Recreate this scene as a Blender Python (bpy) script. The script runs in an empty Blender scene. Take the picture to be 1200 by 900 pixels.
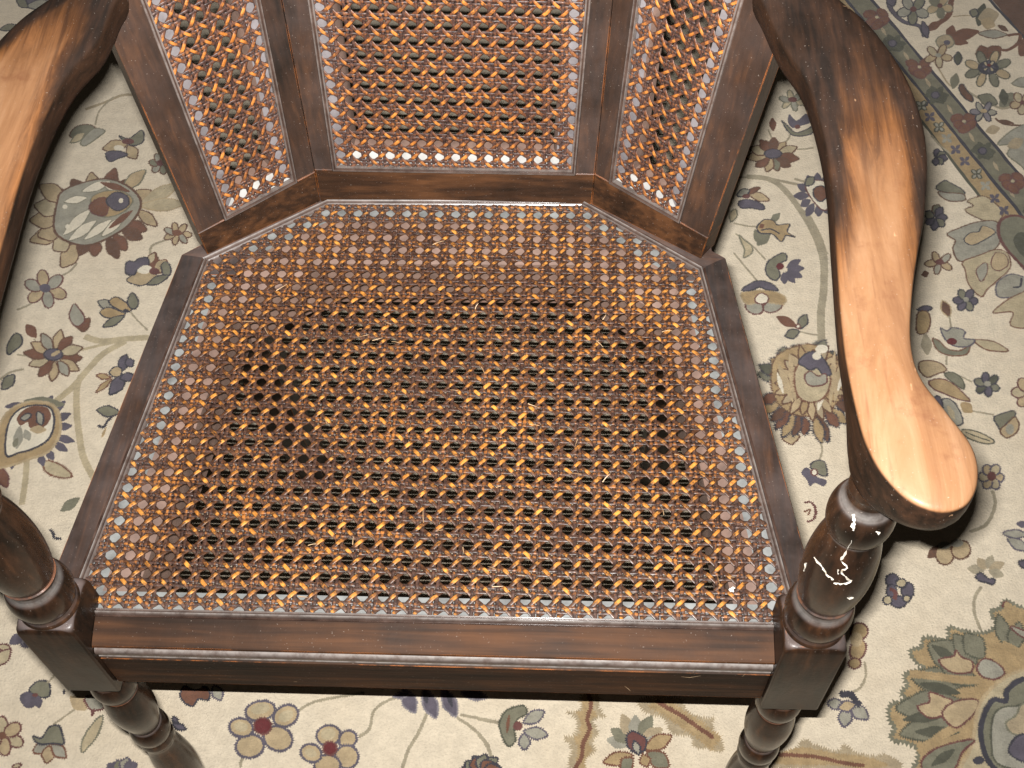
import bpy, math, random
import numpy as np
from mathutils import Vector, Matrix
from mathutils.geometry import tessellate_polygon

random.seed(7)
RN = np.random.RandomState(11)
scene = bpy.context.scene
COL = scene.collection

# ------------------------------------------------------------------ camera, light, exposure
PHI, YAW, ROLL, FPX = 0.963432484, -0.0696703088, -0.0412698301, 1414.69987
PITCH, ASP, COL0 = 0.0127, 0.974501535, 15.2          # cane pitch (m), row/column ratio, column on the chair's middle
SEAT_Z = 0.42
CAM = np.array([(21.5047525 - COL0) * PITCH, -50.2607961 * PITCH, SEAT_Z + 54.4449924 * PITCH])

def camera_axes():
    M = np.diag([1, -1, 1.0])
    cy, sy = math.cos(YAW), math.sin(YAW)
    A = np.array([[cy, sy, 0], [-sy, cy, 0], [0, 0, 1]])
    B = np.array([[1, 0, 0], [0, 0, -1], [0, -1, 0]])
    c, s = math.cos(PHI), math.sin(PHI)
    T = np.array([[1, 0, 0], [0, c, -s], [0, s, c]])
    cr, sr = math.cos(ROLL), math.sin(ROLL)
    D = np.array([[cr, -sr, 0], [sr, cr, 0], [0, 0, 1]])
    return D @ T @ B @ A @ M
RC = camera_axes()                                     # rows: right, down, forward

cam_data = bpy.data.cameras.new('camera')
cam_data.sensor_width = 36.0
cam_data.lens = FPX / 1200 * 36.0
cam_data.clip_start = 0.02
cam_data.clip_end = 60
cam = bpy.data.objects.new('camera', cam_data)
COL.objects.link(cam)
m = Matrix.Identity(4)
for r in range(3):
    m[r][0] = RC[0][r]; m[r][1] = -RC[1][r]; m[r][2] = -RC[2][r]; m[r][3] = CAM[r]
cam.matrix_world = m
scene.camera = cam

world = bpy.data.worlds.new('World')
scene.world = world
world.use_nodes = True
bg = world.node_tree.nodes['Background']
bg.inputs[0].default_value = (1.0, 0.86, 0.7, 1)       # dim warm room light
bg.inputs[1].default_value = 0.012

FLASH_DX, FLASH_UP = -0.010, 0.0165                     # the camera's own flash, beside the lens
flash = bpy.data.lights.new('camera_flash', 'AREA')
flash.shape = 'RECTANGLE'; flash.size = 0.024; flash.size_y = 0.002
flash.energy = 38.0
flash.color = (1.0, 0.98, 0.945)
fo = bpy.data.objects.new('camera_flash', flash)
COL.objects.link(fo)
fm = m.copy()
fp = CAM + RC[0] * FLASH_DX - RC[1] * FLASH_UP
for r in range(3): fm[r][3] = fp[r]
tilt = Matrix.Rotation(math.radians(42), 4, 'X')            # the flash head looks a little higher than the lens
fo.matrix_world = fm @ tilt

scene.view_settings.view_transform = 'Standard'
scene.view_settings.look = 'None'
scene.view_settings.exposure = 0.0
scene.view_settings.gamma = 1.0

# ------------------------------------------------------------------ helpers
def pix_ray(u, v):
    return RC.T @ np.array([(u - 600) / FPX, (v - 450) / FPX, 1.0])
def on_level(u, v, z):                                 # where the sight line through a photo point meets a level
    d = pix_ray(u, v); t = (z - CAM[2]) / d[2]
    return CAM + t * d
def on_plane(u, v, P0, n):
    d = pix_ray(u, v); t = np.dot(n, P0 - CAM) / np.dot(n, d)
    return CAM + t * d

def mesh_obj(name, verts, faces, mat=None, parent=None, smooth=None, attrs=None):
    me = bpy.data.meshes.new(name)
    me.from_pydata([tuple(map(float, v)) for v in verts], [], faces)
    me.update()
    if smooth is not None:
        me.shade_smooth() if hasattr(me, 'shade_smooth') else None
        me.set_sharp_from_angle(angle=math.radians(smooth))
    mats = mat if isinstance(mat, (list, tuple)) else [mat]
    for mm in mats:
        if mm: me.materials.append(mm)
    o = bpy.data.objects.new(name, me)
    COL.objects.link(o)
    if parent: o.parent = parent
    return o

def unit(v): v = np.asarray(v, float); return v / np.linalg.norm(v)

def fix_normals(o):
    import bmesh
    bm = bmesh.new(); bm.from_mesh(o.data)
    bmesh.ops.recalc_face_normals(bm, faces=bm.faces)
    bm.to_mesh(o.data); bm.free()

def catmull(pts, n=6, closed=True):
    P = [np.asarray(p, float) for p in pts]; out = []
    N = len(P); rng = range(N) if closed else range(N - 1)
    for i in rng:
        if closed: a, b, c, d = P[i - 1], P[i], P[(i + 1) % N], P[(i + 2) % N]
        else: a, b, c, d = P[max(i - 1, 0)], P[i], P[i + 1], P[min(i + 2, N - 1)]
        for k in range(n):
            t = k / n
            out.append(0.5 * ((2 * b) + (c - a) * t + (2 * a - 5 * b + 4 * c - d) * t * t + (3 * b - a - 3 * c + d) * t ** 3))
    if not closed: out.append(P[-1])
    return out

def offset_poly(poly, d):
    """CCW polygon moved inwards, one distance per edge."""
    n = len(poly); L = []
    if not isinstance(d, (list, tuple)): d = [d] * n
    for i in range(n):
        a, b = np.asarray(poly[i], float), np.asarray(poly[(i + 1) % n], float)
        t = unit(b - a); nn = np.array([-t[1], t[0]])
        L.append((a + nn * d[i], t))
    out = []
    for i in range(n):
        (p, t), (q, s) = L[i - 1], L[i]
        A = np.array([[t[0], -s[0]], [t[1], -s[1]]])
        k = np.linalg.solve(A, q - p)
        out.append(p + t * k[0])
    return out

# ------------------------------------------------------------------ materials
class NT:
    def __init__(s, name):
        s.m = bpy.data.materials.new(name); s.m.use_nodes = True
        s.t = s.m.node_tree; s.n = s.t.nodes; s.l = s.t.links
        s.b = s.n['Principled BSDF']
        s.co = s.n.new('ShaderNodeTexCoord')
        s.geo = s.n.new('ShaderNodeNewGeometry')
    def link(s, a, b): s.l.new(a, b)
    def noise(s, scale, detail=4, rough=.55, stretch=None, dist=0):
        src = s.co.outputs['Object']
        if stretch:
            mp = s.n.new('ShaderNodeMapping'); mp.inputs['Scale'].default_value = stretch
            s.link(src, mp.inputs[0]); src = mp.outputs[0]
        t = s.n.new('ShaderNodeTexNoise'); t.inputs['Scale'].default_value = scale
        t.inputs['Detail'].default_value = detail; t.inputs['Roughness'].default_value = rough
        t.inputs['Distortion'].default_value = dist
        s.link(src, t.inputs[0]); return t.outputs[0]
    def ramp(s, x, stops):
        r = s.n.new('ShaderNodeValToRGB'); e = r.color_ramp.elements
        while len(e) < len(stops): e.new(.5)
        for k, (p, c) in enumerate(stops):
            e[k].position = p; e[k].color = (c if len(c) == 4 else (*c, 1)) if isinstance(c, tuple) else (c, c, c, 1)
        s.link(x, r.inputs[0]); return r.outputs[0]
    def math(s, op, a, b=None, clamp=False):
        n = s.n.new('ShaderNodeMath'); n.operation = op; n.use_clamp = clamp
        for k, v in enumerate((a, b)):
            if v is None: continue
            if isinstance(v, (int, float)): n.inputs[k].default_value = v
            else: s.link(v, n.inputs[k])
        return n.outputs[0]
    def mix(s, f, a, b, blend='MIX'):
        n = s.n.new('ShaderNodeMix'); n.data_type = 'RGBA'; n.blend_type = blend
        for sock, v in ((n.inputs[0], f), (n.inputs[6], a), (n.inputs[7], b)):
            if isinstance(v, tuple): sock.default_value = (*v, 1) if len(v) == 3 else v
            elif isinstance(v, (int, float)): sock.default_value = v
            else: s.link(v, sock)
        return n.outputs[2]
    def bump(s, h, strength, dist, prev=None):
        b = s.n.new('ShaderNodeBump'); b.inputs['Strength'].default_value = strength
        b.inputs['Distance'].default_value = dist
        s.link(h, b.inputs['Height'])
        if prev: s.link(prev, b.inputs['Normal'])
        return b.outputs[0]
    def range(s, x, a, b, c=0., d=1.):
        n = s.n.new('ShaderNodeMapRange'); n.interpolation_type = 'SMOOTHSTEP'
        s.link(x, n.inputs[0])
        for k, v in enumerate((a, b, c, d)): n.inputs[k + 1].default_value = v
        return n.outputs[0]

DARK, MID, RED = (.008, .0053, .0037), (.025, .0125, .0072), (.072, .031, .0135)
def wood(name, stretch, tone=.5, dust=.35, wear=1.0, rough=.30, arm=0, spec=.16, coat=.06, haze=0., grain=1.0):
    """Old dark-stained hardwood: long grain, rubbed orange edges, grey dust lying on upward faces."""
    w = NT(name)
    g1 = w.noise(38, 5, .6, stretch, .6)
    g2 = w.noise(230, 3, .5, stretch, .3)
    blot = w.noise(14, 4, .6)
    k = w.math('ADD', w.math('MULTIPLY', w.math('SUBTRACT', g1, .5), .8 * grain), w.math('MULTIPLY', w.math('SUBTRACT', g2, .5), .6 * grain))
    k = w.math('ADD', k, w.math('MULTIPLY', blot, .6))
    k = w.math('ADD', k, tone - .30)
    c = w.ramp(k, [(.25, DARK), (.5, MID), (.78, RED)])
    sep = w.n.new('ShaderNodeSeparateXYZ'); w.link(w.co.outputs['Object'], sep.inputs[0])
    rgh = w.math('ADD', w.math('MULTIPLY', blot, .28), rough - .12)
    if arm:
        # the stain is rubbed through to bare wood where hands rest, in streaks along the grain
        y = sep.outputs[1]
        streak = w.noise(85, 6, .68, (1.6, .13, 1), 1.0)
        blotch = w.noise(22, 4, .6, (1, .5, 1), .5)
        pos = w.range(y, *(( -.055, -.25) if arm > 0 else (.005, -.14)))
        e = w.n.new('ShaderNodeAttribute'); e.attribute_name = 'rim'
        mask = w.math('ADD', w.math('MULTIPLY', pos, 1.25), w.math('MULTIPLY', streak, .42))
        mask = w.math('ADD', mask, w.math('MULTIPLY', blotch, .55))
        rimside = w.math('MULTIPLY', e.outputs['Fac'], w.range(y, -.19, -.28, 1.0, .15) if arm > 0 else w.range(y, -.1, -.3, .9, .5))
        mask = w.math('SUBTRACT', mask, w.math('MULTIPLY', rimside, 1.15))
        top = w.n.new('ShaderNodeSeparateXYZ'); w.link(w.geo.outputs['Normal'], top.inputs[0])
        mid_ = w.math('MULTIPLY', w.range(mask, .32, 1.10), w.range(top.outputs[2], .35, .75))
        mask = w.range(mask, .76, 1.52)
        mask = w.math('MULTIPLY', mask, w.range(top.outputs[2], .35, .75))
        bare = w.ramp(w.noise(26, 5, .65, (1.5, .22, 1), .9), [(.28, (.115, .050, .021)), (.5, (.18, .089, .041)), (.74, (.245, .138, .076))])
        bare = w.mix(w.math('MULTIPLY', w.range(w.noise(38, 5, .7), .54, .74), .6), bare, (.10, .036, .016))
        bare = w.mix(w.math('MULTIPLY', w.range(w.noise(150, 4, .6, (1.4, .10, 1)), .55, .72), .4), bare, (.085, .034, .014))
        c = w.mix(mid_, c, w.ramp(streak, [(.35, (.050, .020, .008)), (.65, (.17, .068, .022))]))
        c = w.mix(mask, c, bare)
        sc = w.noise(95, 2, .5, (1, .35, 1), 1.5)
        c = w.mix(w.math('MULTIPLY', w.range(sc, .725, .76), .25), c, (.62, .36, .2))
        rgh = w.math('ADD', rgh, w.math('MULTIPLY', mask, .10))
    # rubbed arrises
    if wear > 0:
        bv = w.n.new('ShaderNodeBevel'); bv.samples = 6; bv.inputs['Radius'].default_value = .0014
        dp = w.n.new('ShaderNodeVectorMath'); dp.operation = 'DOT_PRODUCT'
        w.link(bv.outputs[0], dp.inputs[0]); w.link(w.geo.outputs['True Normal'], dp.inputs[1])
        ed = w.range(dp.outputs['Value'], .975, .86)
        ed = w.math('MULTIPLY', ed, w.range(w.noise(30, 4, .7), .40, .60, .0, wear), True)
        c = w.mix(ed, c, (.42, .125, .022))
    # dust: thin grey film on upward faces and small specks; haze greys every face
    nz = w.n.new('ShaderNodeSeparateXYZ'); w.link(w.geo.outputs['Normal'], nz.inputs[0])
    up = w.range(nz.outputs[2], .45, .98)
    film = w.math('MULTIPLY', w.math('ADD', w.math('MULTIPLY', up, dust), haze), w.range(w.noise(24, 5, .65), .25, .75, .25, 1.0))
    c = w.mix(film, c, (.20, .165, .16))
    cv = w.n.new('ShaderNodeAttribute'); cv.attribute_name = 'cove'      # silver highlights and dust, painted pale in the turned coves
    c = w.mix(w.math('MULTIPLY', cv.outputs['Fac'], w.range(w.noise(90, 4, .7), .25, .6, .35, .95)), c, (.19, .175, .165))
    sp = w.math('MULTIPLY', w.range(w.noise(900, 1, .4), .74, .78), .22)
    c = w.mix(sp, c, (.42, .36, .31))
    w.link(c, w.b.inputs['Base Color'])
    w.link(rgh, w.b.inputs['Roughness'])
    w.b.inputs['Coat Weight'].default_value = coat
    w.b.inputs['Coat Roughness'].default_value = .18
    w.b.inputs['Specular IOR Level'].default_value = spec
    nb = w.bump(g2, .25, .0008)
    nb = w.bump(w.noise(420, 2), .14, .0005, nb)
    nb = w.bump(w.noise(30, 3, .6), .10, .003, nb)
    w.link(nb, w.b.inputs['Normal'])
    return w.m

W_X = wood('stained_wood_across', (.12, 1, 1), .56)
W_XF = wood('stained_wood_front_rail', (.055, 1, 1), .50, dust=.02, rough=.55, spec=.08, coat=0., grain=.9)
W_Y = wood('stained_wood_lengthwise', (1, .10, 1), .44, dust=.20, grain=1.2)
W_Z = wood('stained_wood_upright', (1, 1, .12), .48, dust=.2, haze=.12, grain=.75)
W_ZR = wood('stained_wood_wings', (1, 1, .12), .48, dust=.15, haze=.08, grain=.75)
W_T = wood('stained_wood_turned', (1, 1, .25), .42, dust=.25, wear=.35, rough=.22, spec=.16, coat=.17)
W_B = wood('stained_wood_block', (1, 1, .2), .37, dust=.45, spec=.10, coat=.03)
W_ARM_R = wood('worn_arm_wood_right', (1.2, .15, 1), .40, dust=.05, arm=1, rough=.38)
W_ARM_L = wood('worn_arm_wood_left', (1.2, .15, 1), .40, dust=.04, arm=-1, rough=.40)

def bead_mat():
    w = NT('dusty_highlit_moulding_wood')
    n1 = w.noise(70, 4, .6); n2 = w.noise(700, 2)
    c = w.ramp(n1, [(.3, (.022, .012, .009)), (.6, (.055, .032, .024)), (.8, (.10, .07, .06))])
    at = w.n.new('ShaderNodeAttribute'); at.attribute_name = 'lift'
    c = w.mix(w.math('MULTIPLY', at.outputs['Fac'], w.range(w.noise(120, 4, .7), .30, .62, .35, 1.0), True), c, (.20, .178, .165))  # highlight lines and ridge dust, both put in as pale colour
    w.link(c, w.b.inputs['Base Color']); w.b.inputs['Roughness'].default_value = .3
    w.b.inputs['Coat Weight'].default_value = .4; w.b.inputs['Coat Roughness'].default_value = .12
    w.link(w.bump(n2, .12, .0003), w.b.inputs['Normal'])
    return w.m
M_BEAD = bead_mat()

def ledge_mat(name, lo, hi, rough):
    w = NT(name)
    c = w.ramp(w.noise(60, 4, .6), [(.3, lo), (.7, hi)])
    w.link(c, w.b.inputs['Base Color']); w.b.inputs['Roughness'].default_value = rough
    w.link(w.bump(w.noise(500, 2), .2, .0005), w.b.inputs['Normal'])
    return w.m
M_LEDGE = ledge_mat('dusty_glue_ledge', (.085, .086, .084), (.20, .205, .20), .6)
M_LEDGE_WHITE = ledge_mat('white_dust_ledge', (.24, .235, .225), (.36, .35, .335), .7)
M_LEDGE_GREY = ledge_mat('mauve_dust_ledge', (.085, .075, .077), (.165, .148, .152), .6)
M_RAW = ledge_mat('raw_inner_wood', (.085, .052, .040), (.17, .105, .080), .7)

def cane_mat(name, base_lo, base_hi, bare_lo, bare_hi, lift_lo, lift_hi, wearamt, rimamt=.42, na=2.3, nb_=1.4):
    w = NT(name)
    a = w.n.new('ShaderNodeAttribute'); a.attribute_name = 'lift'
    isl = w.geo.outputs['Random Per Island']
    n1 = w.noise(420, 4, .7); n2 = w.noise(30, 4, .65); n3 = w.noise(900, 2)
    d = w.mix(w.range(n1, .35, .65), base_lo, base_hi)
    o = w.mix(w.range(w.noise(170, 3, .6), .3, .7), bare_lo, bare_hi)
    k = w.math('ADD', a.outputs['Fac'], w.math('MULTIPLY', w.math('SUBTRACT', n1, .5), na))
    k = w.math('ADD', k, w.math('MULTIPLY', w.math('SUBTRACT', n2, .5), nb_))
    k = w.math('ADD', k, w.math('MULTIPLY', w.math('SUBTRACT', isl, .5), .35))
    k = w.range(k, lift_lo, lift_hi, 0, wearamt)
    c = w.mix(k, d, o)
    e = w.n.new('ShaderNodeAttribute'); e.attribute_name = 'rim'
    c = w.mix(w.math('MULTIPLY', w.math('MULTIPLY', e.outputs['Fac'], rimamt), w.range(n3, .3, .62)), c, (.27, .235, .225))
    w.link(c, w.b.inputs['Base Color'])
    w.b.inputs['Roughness'].default_value = .42
    w.b.inputs['Coat Weight'].default_value = .12; w.b.inputs['Coat Roughness'].default_value = .22
    w.b.inputs['Specular IOR Level'].default_value = .3
    w.link(w.bump(n3, .25, .0004), w.b.inputs['Normal'])
    return w.m
M_CANE = cane_mat('cane_stained_strands', (.018, .0095, .0075), (.072, .037, .026), (.17, .060, .014), (.36, .135, .028), .22, .85, .9, .08)
M_CANE_D = cane_mat('cane_rubbed_diagonals', (.030, .013, .007), (.085, .036, .017), (.28, .105, .018), (.56, .245, .048), .48, 1.08, 1.0, .08, 1.5, .8)
M_CANE_B = cane_mat('cane_stained_strands_back', (.019, .010, .0085), (.070, .036, .028), (.13, .045, .013), (.25, .09, .024), .2, .9, .85, .06)
M_CANE_DB = cane_mat('cane_rubbed_diagonals_back', (.055, .022, .012), (.12, .045, .02), (.24, .080, .015), (.46, .175, .034), .46, 1.08, 1.0, .05, 1.5, .8)

# ------------------------------------------------------------------ floor under the rug
floor = mesh_obj('floor', [(-4, -4, -.012), (4, -4, -.012), (4, 4, -.012), (-4, 4, -.012)], [(0, 1, 2, 3)], wood('floor_boards', (.1, 1, 1), .6, dust=.1, wear=0))
floor['kind'] = 'structure'
# ------------------------------------------------------------------ the rug
def pile(name, col, var=.10, glow=.0):
    w = NT(name)
    n1 = w.noise(9, 4, .6); n2 = w.noise(420, 3, .65); n3 = w.noise(70, 4, .6)
    n4 = w.noise(1100, 2, .6)
    hi = tuple(min(1, c * (1 + var)) for c in col); lo = tuple(c * (1 - var) for c in col)
    c = w.mix(w.range(n3, .3, .7), lo, hi)
    c = w.mix(w.math('MULTIPLY', w.range(n1, .40, .75), .35), c, tuple(c_ * k for c_, k in zip(col, (.90, .84, .76))))
    c = w.mix(w.math('MULTIPLY', w.range(n2, .45, .75), .42), c, tuple(c_ * .62 for c_ in col))
    w.link(c, w.b.inputs['Base Color'])
    w.b.inputs['Roughness'].default_value = .85
    w.b.inputs['Specular IOR Level'].default_value = .15
    w.b.inputs['Sheen Weight'].default_value = .25; w.b.inputs['Sheen Roughness'].default_value = .5
    nb = w.bump(n2, .8, .0014); nb = w.bump(n4, .8, .0008, nb); nb = w.bump(n3, .25, .003, nb)
    w.link(nb, w.b.inputs['Normal'])
    return w.m
COLS = dict(
    field=(.715, .615, .47), cream=(.72, .65, .52), tan=(.45, .345, .21), gold=(.39, .28, .15), beige=(.47, .39, .255), vine=(.36, .31, .22),
    olive=(.20, .19, .135), grey=(.33, .31, .25), slate=(.115, .10, .125), lav=(.22, .20, .22), rust=(.18, .085, .055), maroon=(.15, .065, .058),
    navy=(.055, .052, .064), brown=(.14, .075, .050), band=(.195, .18, .125), red=(.13, .030, .032), dolive=(.095, .094, .068), fade=(.40, .32, .21))
PM = {k: pile('pile_' + k, v, .08 if k in ('field', 'cream') else .16) for k, v in COLS.items()}
PK = list(PM)

rug = mesh_obj('rug', [(-1.7, -1.35, 0), (1.5, -1.35, 0), (1.5, 2.1, 0), (-1.7, 2.1, 0), (-1.7, -1.35, -.011), (1.5, -1.35, -.011), (1.5, 2.1, -.011), (-1.7, 2.1, -.011)],
               [(0, 1, 2, 3), (0, 4, 5, 1), (1, 5, 6, 2), (2, 6, 7, 3), (3, 7, 4, 0), (7, 6, 5, 4)], PM['field'])
rug['label'] = 'cream pile rug woven with scattered flowers, vines and a striped border, under the chair'
rug['category'] = 'rug'

FR = dict(A=(0, 0, 3), B=(860, 0, 3.529), C=(0, 230, 3.529), D=(860, 230, 3.529), E=(0, 450, 3.529), F=(0, 645, 3.529), G=(240, 645, 3.529), H=(560, 645, 3.529), I=(860, 450, 3.529), J=(860, 645, 3.529), K=(600, 0, 3), P=(0, 0, 1))
STEP = .00025
LAYER = [0]
class Motif:
    """woven figure: patches of coloured pile lying in the field, each a hair prouder than the one below"""
    def __init__(s, frame, kind='woven_flower'):
        s.f = FR[frame]; s.kind = kind; s.V = []; s.F = []; s.M = []; s.k = 1
        LAYER[0] += 1
    def w(s, p):
        q = on_level(s.f[0] + p[0] / s.f[2], s.f[1] + p[1] / s.f[2], 0)
        return np.array([q[0], q[1]])
    def patch(s, P, col, jag=.0006):
        P = [np.asarray(p, float) for p in P]
        n = len(P); L = [np.linalg.norm(P[(i + 1) % n] - P[i]) for i in range(n)]; tot = sum(L)
        m_ = int(min(420, max(14, tot / .0011)))
        out = []; i = 0; acc = 0
        for k in range(m_):
            t = tot * k / m_
            while acc + L[i] < t and i < n - 1: acc += L[i]; i += 1
            d = (t - acc) / max(L[i], 1e-9); out.append(P[i] * (1 - d) + P[(i + 1) % n] * d)
        res = []
        for k in range(m_):
            tt = out[(k + 1) % m_] - out[k - 1]; nn = np.array([-tt[1], tt[0]]) / (np.linalg.norm(tt) + 1e-9)
            res.append(out[k] + nn * jag * random.uniform(.1, 1) * (1 if k % 2 else -1))
        z = s.k * STEP + (LAYER[0] % 60) * .000004; s.k += 1
        base = len(s.V); s.V += [(q[0], q[1], z) for q in res]
        A = sum(res[i][0] * res[(i + 1) % m_][1] - res[(i + 1) % m_][0] * res[i][1] for i in range(m_))
        for t in tessellate_polygon([[Vector((q[0], q[1], 0)) for q in res]]):
            a, b_, c = [res[i] for i in t]
            cr = (b_[0] - a[0]) * (c[1] - a[1]) - (b_[1] - a[1]) * (c[0] - a[0])
            if abs(cr) < 1e-12: continue
            s.F.append(tuple(base + i for i in (t if cr > 0 else t[::-1]))); s.M.append(PK.index(col))
    def grow(s, P, d):
        n = len(P); A = sum(P[i][0] * P[(i + 1) % n][1] - P[(i + 1) % n][0] * P[i][1] for i in range(n))
        sg = 1 if A > 0 else -1; out = []
        for i in range(n):
            t = P[(i + 1) % n] - P[i - 1]; t = t / (np.linalg.norm(t) + 1e-9)
            out.append(P[i] + np.array([t[1], -t[0]]) * d * sg)
        return out
    def blob(s, fill, line, pts, lw=.0018, sm=True, jag=.0008):
        W = [s.w(p) for p in pts]
        if sm: W = catmull(W, 5)
        if line: s.patch(s.grow(W, lw * .55), line, jag * 1.7)
        s.patch(s.grow(W, -lw * .45) if line else W, fill, jag)
        return s
    def ell(s, fill, line, cx, cy, rx, ry, rot=0, **k):
        a = math.radians(rot)
        return s.blob(fill, line, [(cx + rx * math.cos(t) * math.cos(a) - ry * math.sin(t) * math.sin(a), cy + rx * math.cos(t) * math.sin(a) + ry * math.sin(t) * math.cos(a)) for t in [i * math.pi / 5 for i in range(10)]], **k)
    def petal(s, fill, line, x0, y0, x1, y1, w, bulge=.55, **k):
        d = np.array([x1 - x0, y1 - y0], float); L = np.hypot(*d); u = d / L; v = np.array([-u[1], u[0]]); b0 = np.array([x0, y0])
        pr = [(0, 0), (.25, .7), (bulge, 1), (.8, .6), (1, .02), (.8, -.6), (bulge, -1), (.25, -.7)]
        return s.blob(fill, line, [tuple(b0 + u * a * L + v * c * w / 2) for a, c in pr], **k)
    def line(s, col, pts, w, sm=True, jag=.0009):
        W = [s.w(p) for p in pts]
        W = catmull(W, 6, False) if sm else W
        l, r = [], []
        for i in range(len(W)):
            t = W[min(i + 1, len(W) - 1)] - W[max(i - 1, 0)]; t = t / (np.linalg.norm(t) + 1e-9); nn = np.array([-t[1], t[0]])
            l.append(W[i] + nn * w / 2); r.append(W[i] - nn * w / 2)
        s.patch(l + r[::-1], col, jag); return s
    def rays(s, cols, line, cx, cy, r0, r1, a0, a1, n, w, asp=1., **k):
        for i in range(n):
            a = math.radians(a0 + (a1 - a0) * i / max(1, n - 1) + random.uniform(-4, 4)); q = random.uniform(.88, 1.1)
            s.petal(cols[i % len(cols)], line, cx + r0 * math.cos(a), cy + asp * r0 * math.sin(a), cx + r1 * q * math.cos(a), cy + asp * r1 * q * math.sin(a), w, **k)
        return s
    def rosette(s, n, cx, cy, r, asp, rot, fills, line, centre, rc=.3, mid=.55, rp=.42):
        for i in range(n):
            a = math.radians(rot + 360 * i / n)
            s.ell(fills[i % len(fills)], line, cx + r * mid * math.cos(a), cy + r * mid * asp * math.sin(a), r * rp, r * rp * .82 * asp, math.degrees(a))
        if centre: s.ell(centre, None, cx, cy, r * rc, r * rc * asp)
        return s
    def done(s):
        used = sorted(set(s.M)); o = mesh_obj(s.kind, s.V, s.F, [PM[PK[i]] for i in used], rug)
        o.data.polygons.foreach_set('material_index', [used.index(i) for i in s.M])
        return o

def M(frame, kind='woven_flower'): return Motif(frame, kind)
def vine(frame, pts, w=.0035, col='vine'): M(frame, 'woven_vine').line(col, pts, w * .82).done()

# --- vines first, lowest
vine('A', [(300, 385), (370, 360), (430, 335), (480, 335)], .006, 'fade')
vine('A', [(335, 440), (350, 390), (400, 340)], .003)
vine('C', [(615, 585), (520, 590), (420, 600), (350, 580)], .010, 'beige')
vine('C', [(520, 600), (430, 650), (370, 710), (300, 790), (215, 860)], .010, 'beige')
vine('C', [(335, 740), (318, 800), (318, 900), (330, 1000), (345, 1080), (390, 1170)], .009, 'beige')
vine('C', [(300, 645), (400, 620), (520, 595)], .005, 'beige')
vine('C', [(540, 480), (575, 520), (612, 555)], .0028)
vine('C', [(70, 655), (120, 660), (160, 650)], .0028)
vine('C', [(0, 760), (40, 730), (100, 715)], .004)
vine('C', [(140, 590), (160, 620), (170, 640)], .0022)
vine('C', [(235, 340), (290, 310), (320, 275)], .0035)
vine('C', [(70, 470), (110, 455), (150, 430)], .004)
vine('C', [(620, 240), (630, 205), (690, 180)], .004)
vine('E', [(112, 310), (105, 400), (90, 500)], .008, 'beige')
vine('E', [(160, 290), (165, 315), (180, 330)], .0024, 'rust')
vine('F', [(218, 722), (265, 690), (320, 650)], .0026)
vine('F', [(180, 560), (215, 530), (230, 500)], .0024)
vine('G', [(150, 900), (148, 880), (160, 855)], .0035)
vine('G', [(385, 665), (440, 632), (520, 612), (660, 590)], .0034)
vine('G', [(635, 772), (680, 740), (700, 665), (760, 620), (830, 600)], .0036)
vine('G', [(815, 910), (840, 830), (875, 770), (900, 720), (920, 670)], .0040)
vine('G', [(1055, 680), (1110, 690), (1220, 712)], .0034)
vine('G', [(1040, 690), (1100, 730), (1150, 780), (1190, 860)], .0036)
vine('H', [(0, 700), (50, 708), (95, 716)], .003)
vine('H', [(0, 765), (40, 800), (55, 860)], .003)
vine('J', [(1022, 150), (995, 200), (995, 260), (1020, 330)], .0040)
vine('J', [(540, 460), (545, 520), (520, 570), (485, 588)], .0030)
vine('I', [(1068, 440), (1080, 500), (1045, 580), (975, 612)], .0044)
vine('I', [(358, 235), (365, 280), (350, 318)], .0026)
vine('I', [(980, 112), (1040, 122), (1075, 128)], .0030)
vine('K', [(825, 622), (900, 630), (960, 670), (1040, 780), (1085, 880), (1100, 960)], .010, 'vine')
vine('K', [(900, 628), (960, 640), (1030, 655)], .0055)
vine('D', [(290, 60), (340, 150), (370, 240), (372, 380), (360, 480), (362, 620)], .011, 'vine')
vine('K', [(900, 455), (910, 480), (915, 500)], .0026)
vine('K', [(980, 470), (960, 500), (900, 512)], .0030)
vine('K', [(1060, 520), (1020, 525), (990, 525)], .0032)
vine('D', [(0, 112), (60, 125), (100, 125)], .0034)
vine('D', [(5, 155), (70, 200), (130, 262)], .0030)
vine('D', [(0, 235), (45, 290), (95, 350)], .0030)
vine('D', [(375, 225), (390, 240)], .0030)
vine('D', [(270, 560), (320, 572), (352, 575)], .0030)
vine('D', [(888, 490), (895, 520), (900, 560)], .0030)
vine('D', [(985, 605), (960, 600)], .003)
vine('D', [(880, 660), (878, 700)], .003)
vine('D', [(935, 745), (985, 770)], .003)
vine('B', [(0, 735), (100, 735), (190, 755)], .004)
vine('B', [(250, 740), (300, 755)], .005)
vine('B', [(815, 560), (850, 600), (900, 640)], .0035)
vine('B', [(820, 245), (850, 290), (880, 340), (900, 360)], .0030, 'fade')
vine('B', [(905, 70), (960, 65), (1000, 68)], .0028, 'fade')
vine('B', [(1080, 490), (1120, 515), (1200, 520)], .0040, 'brown')
vine('B', [(940, 360), (1000, 400), (1060, 430), (1110, 450), (1150, 440)], .0050, 'vine')

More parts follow.
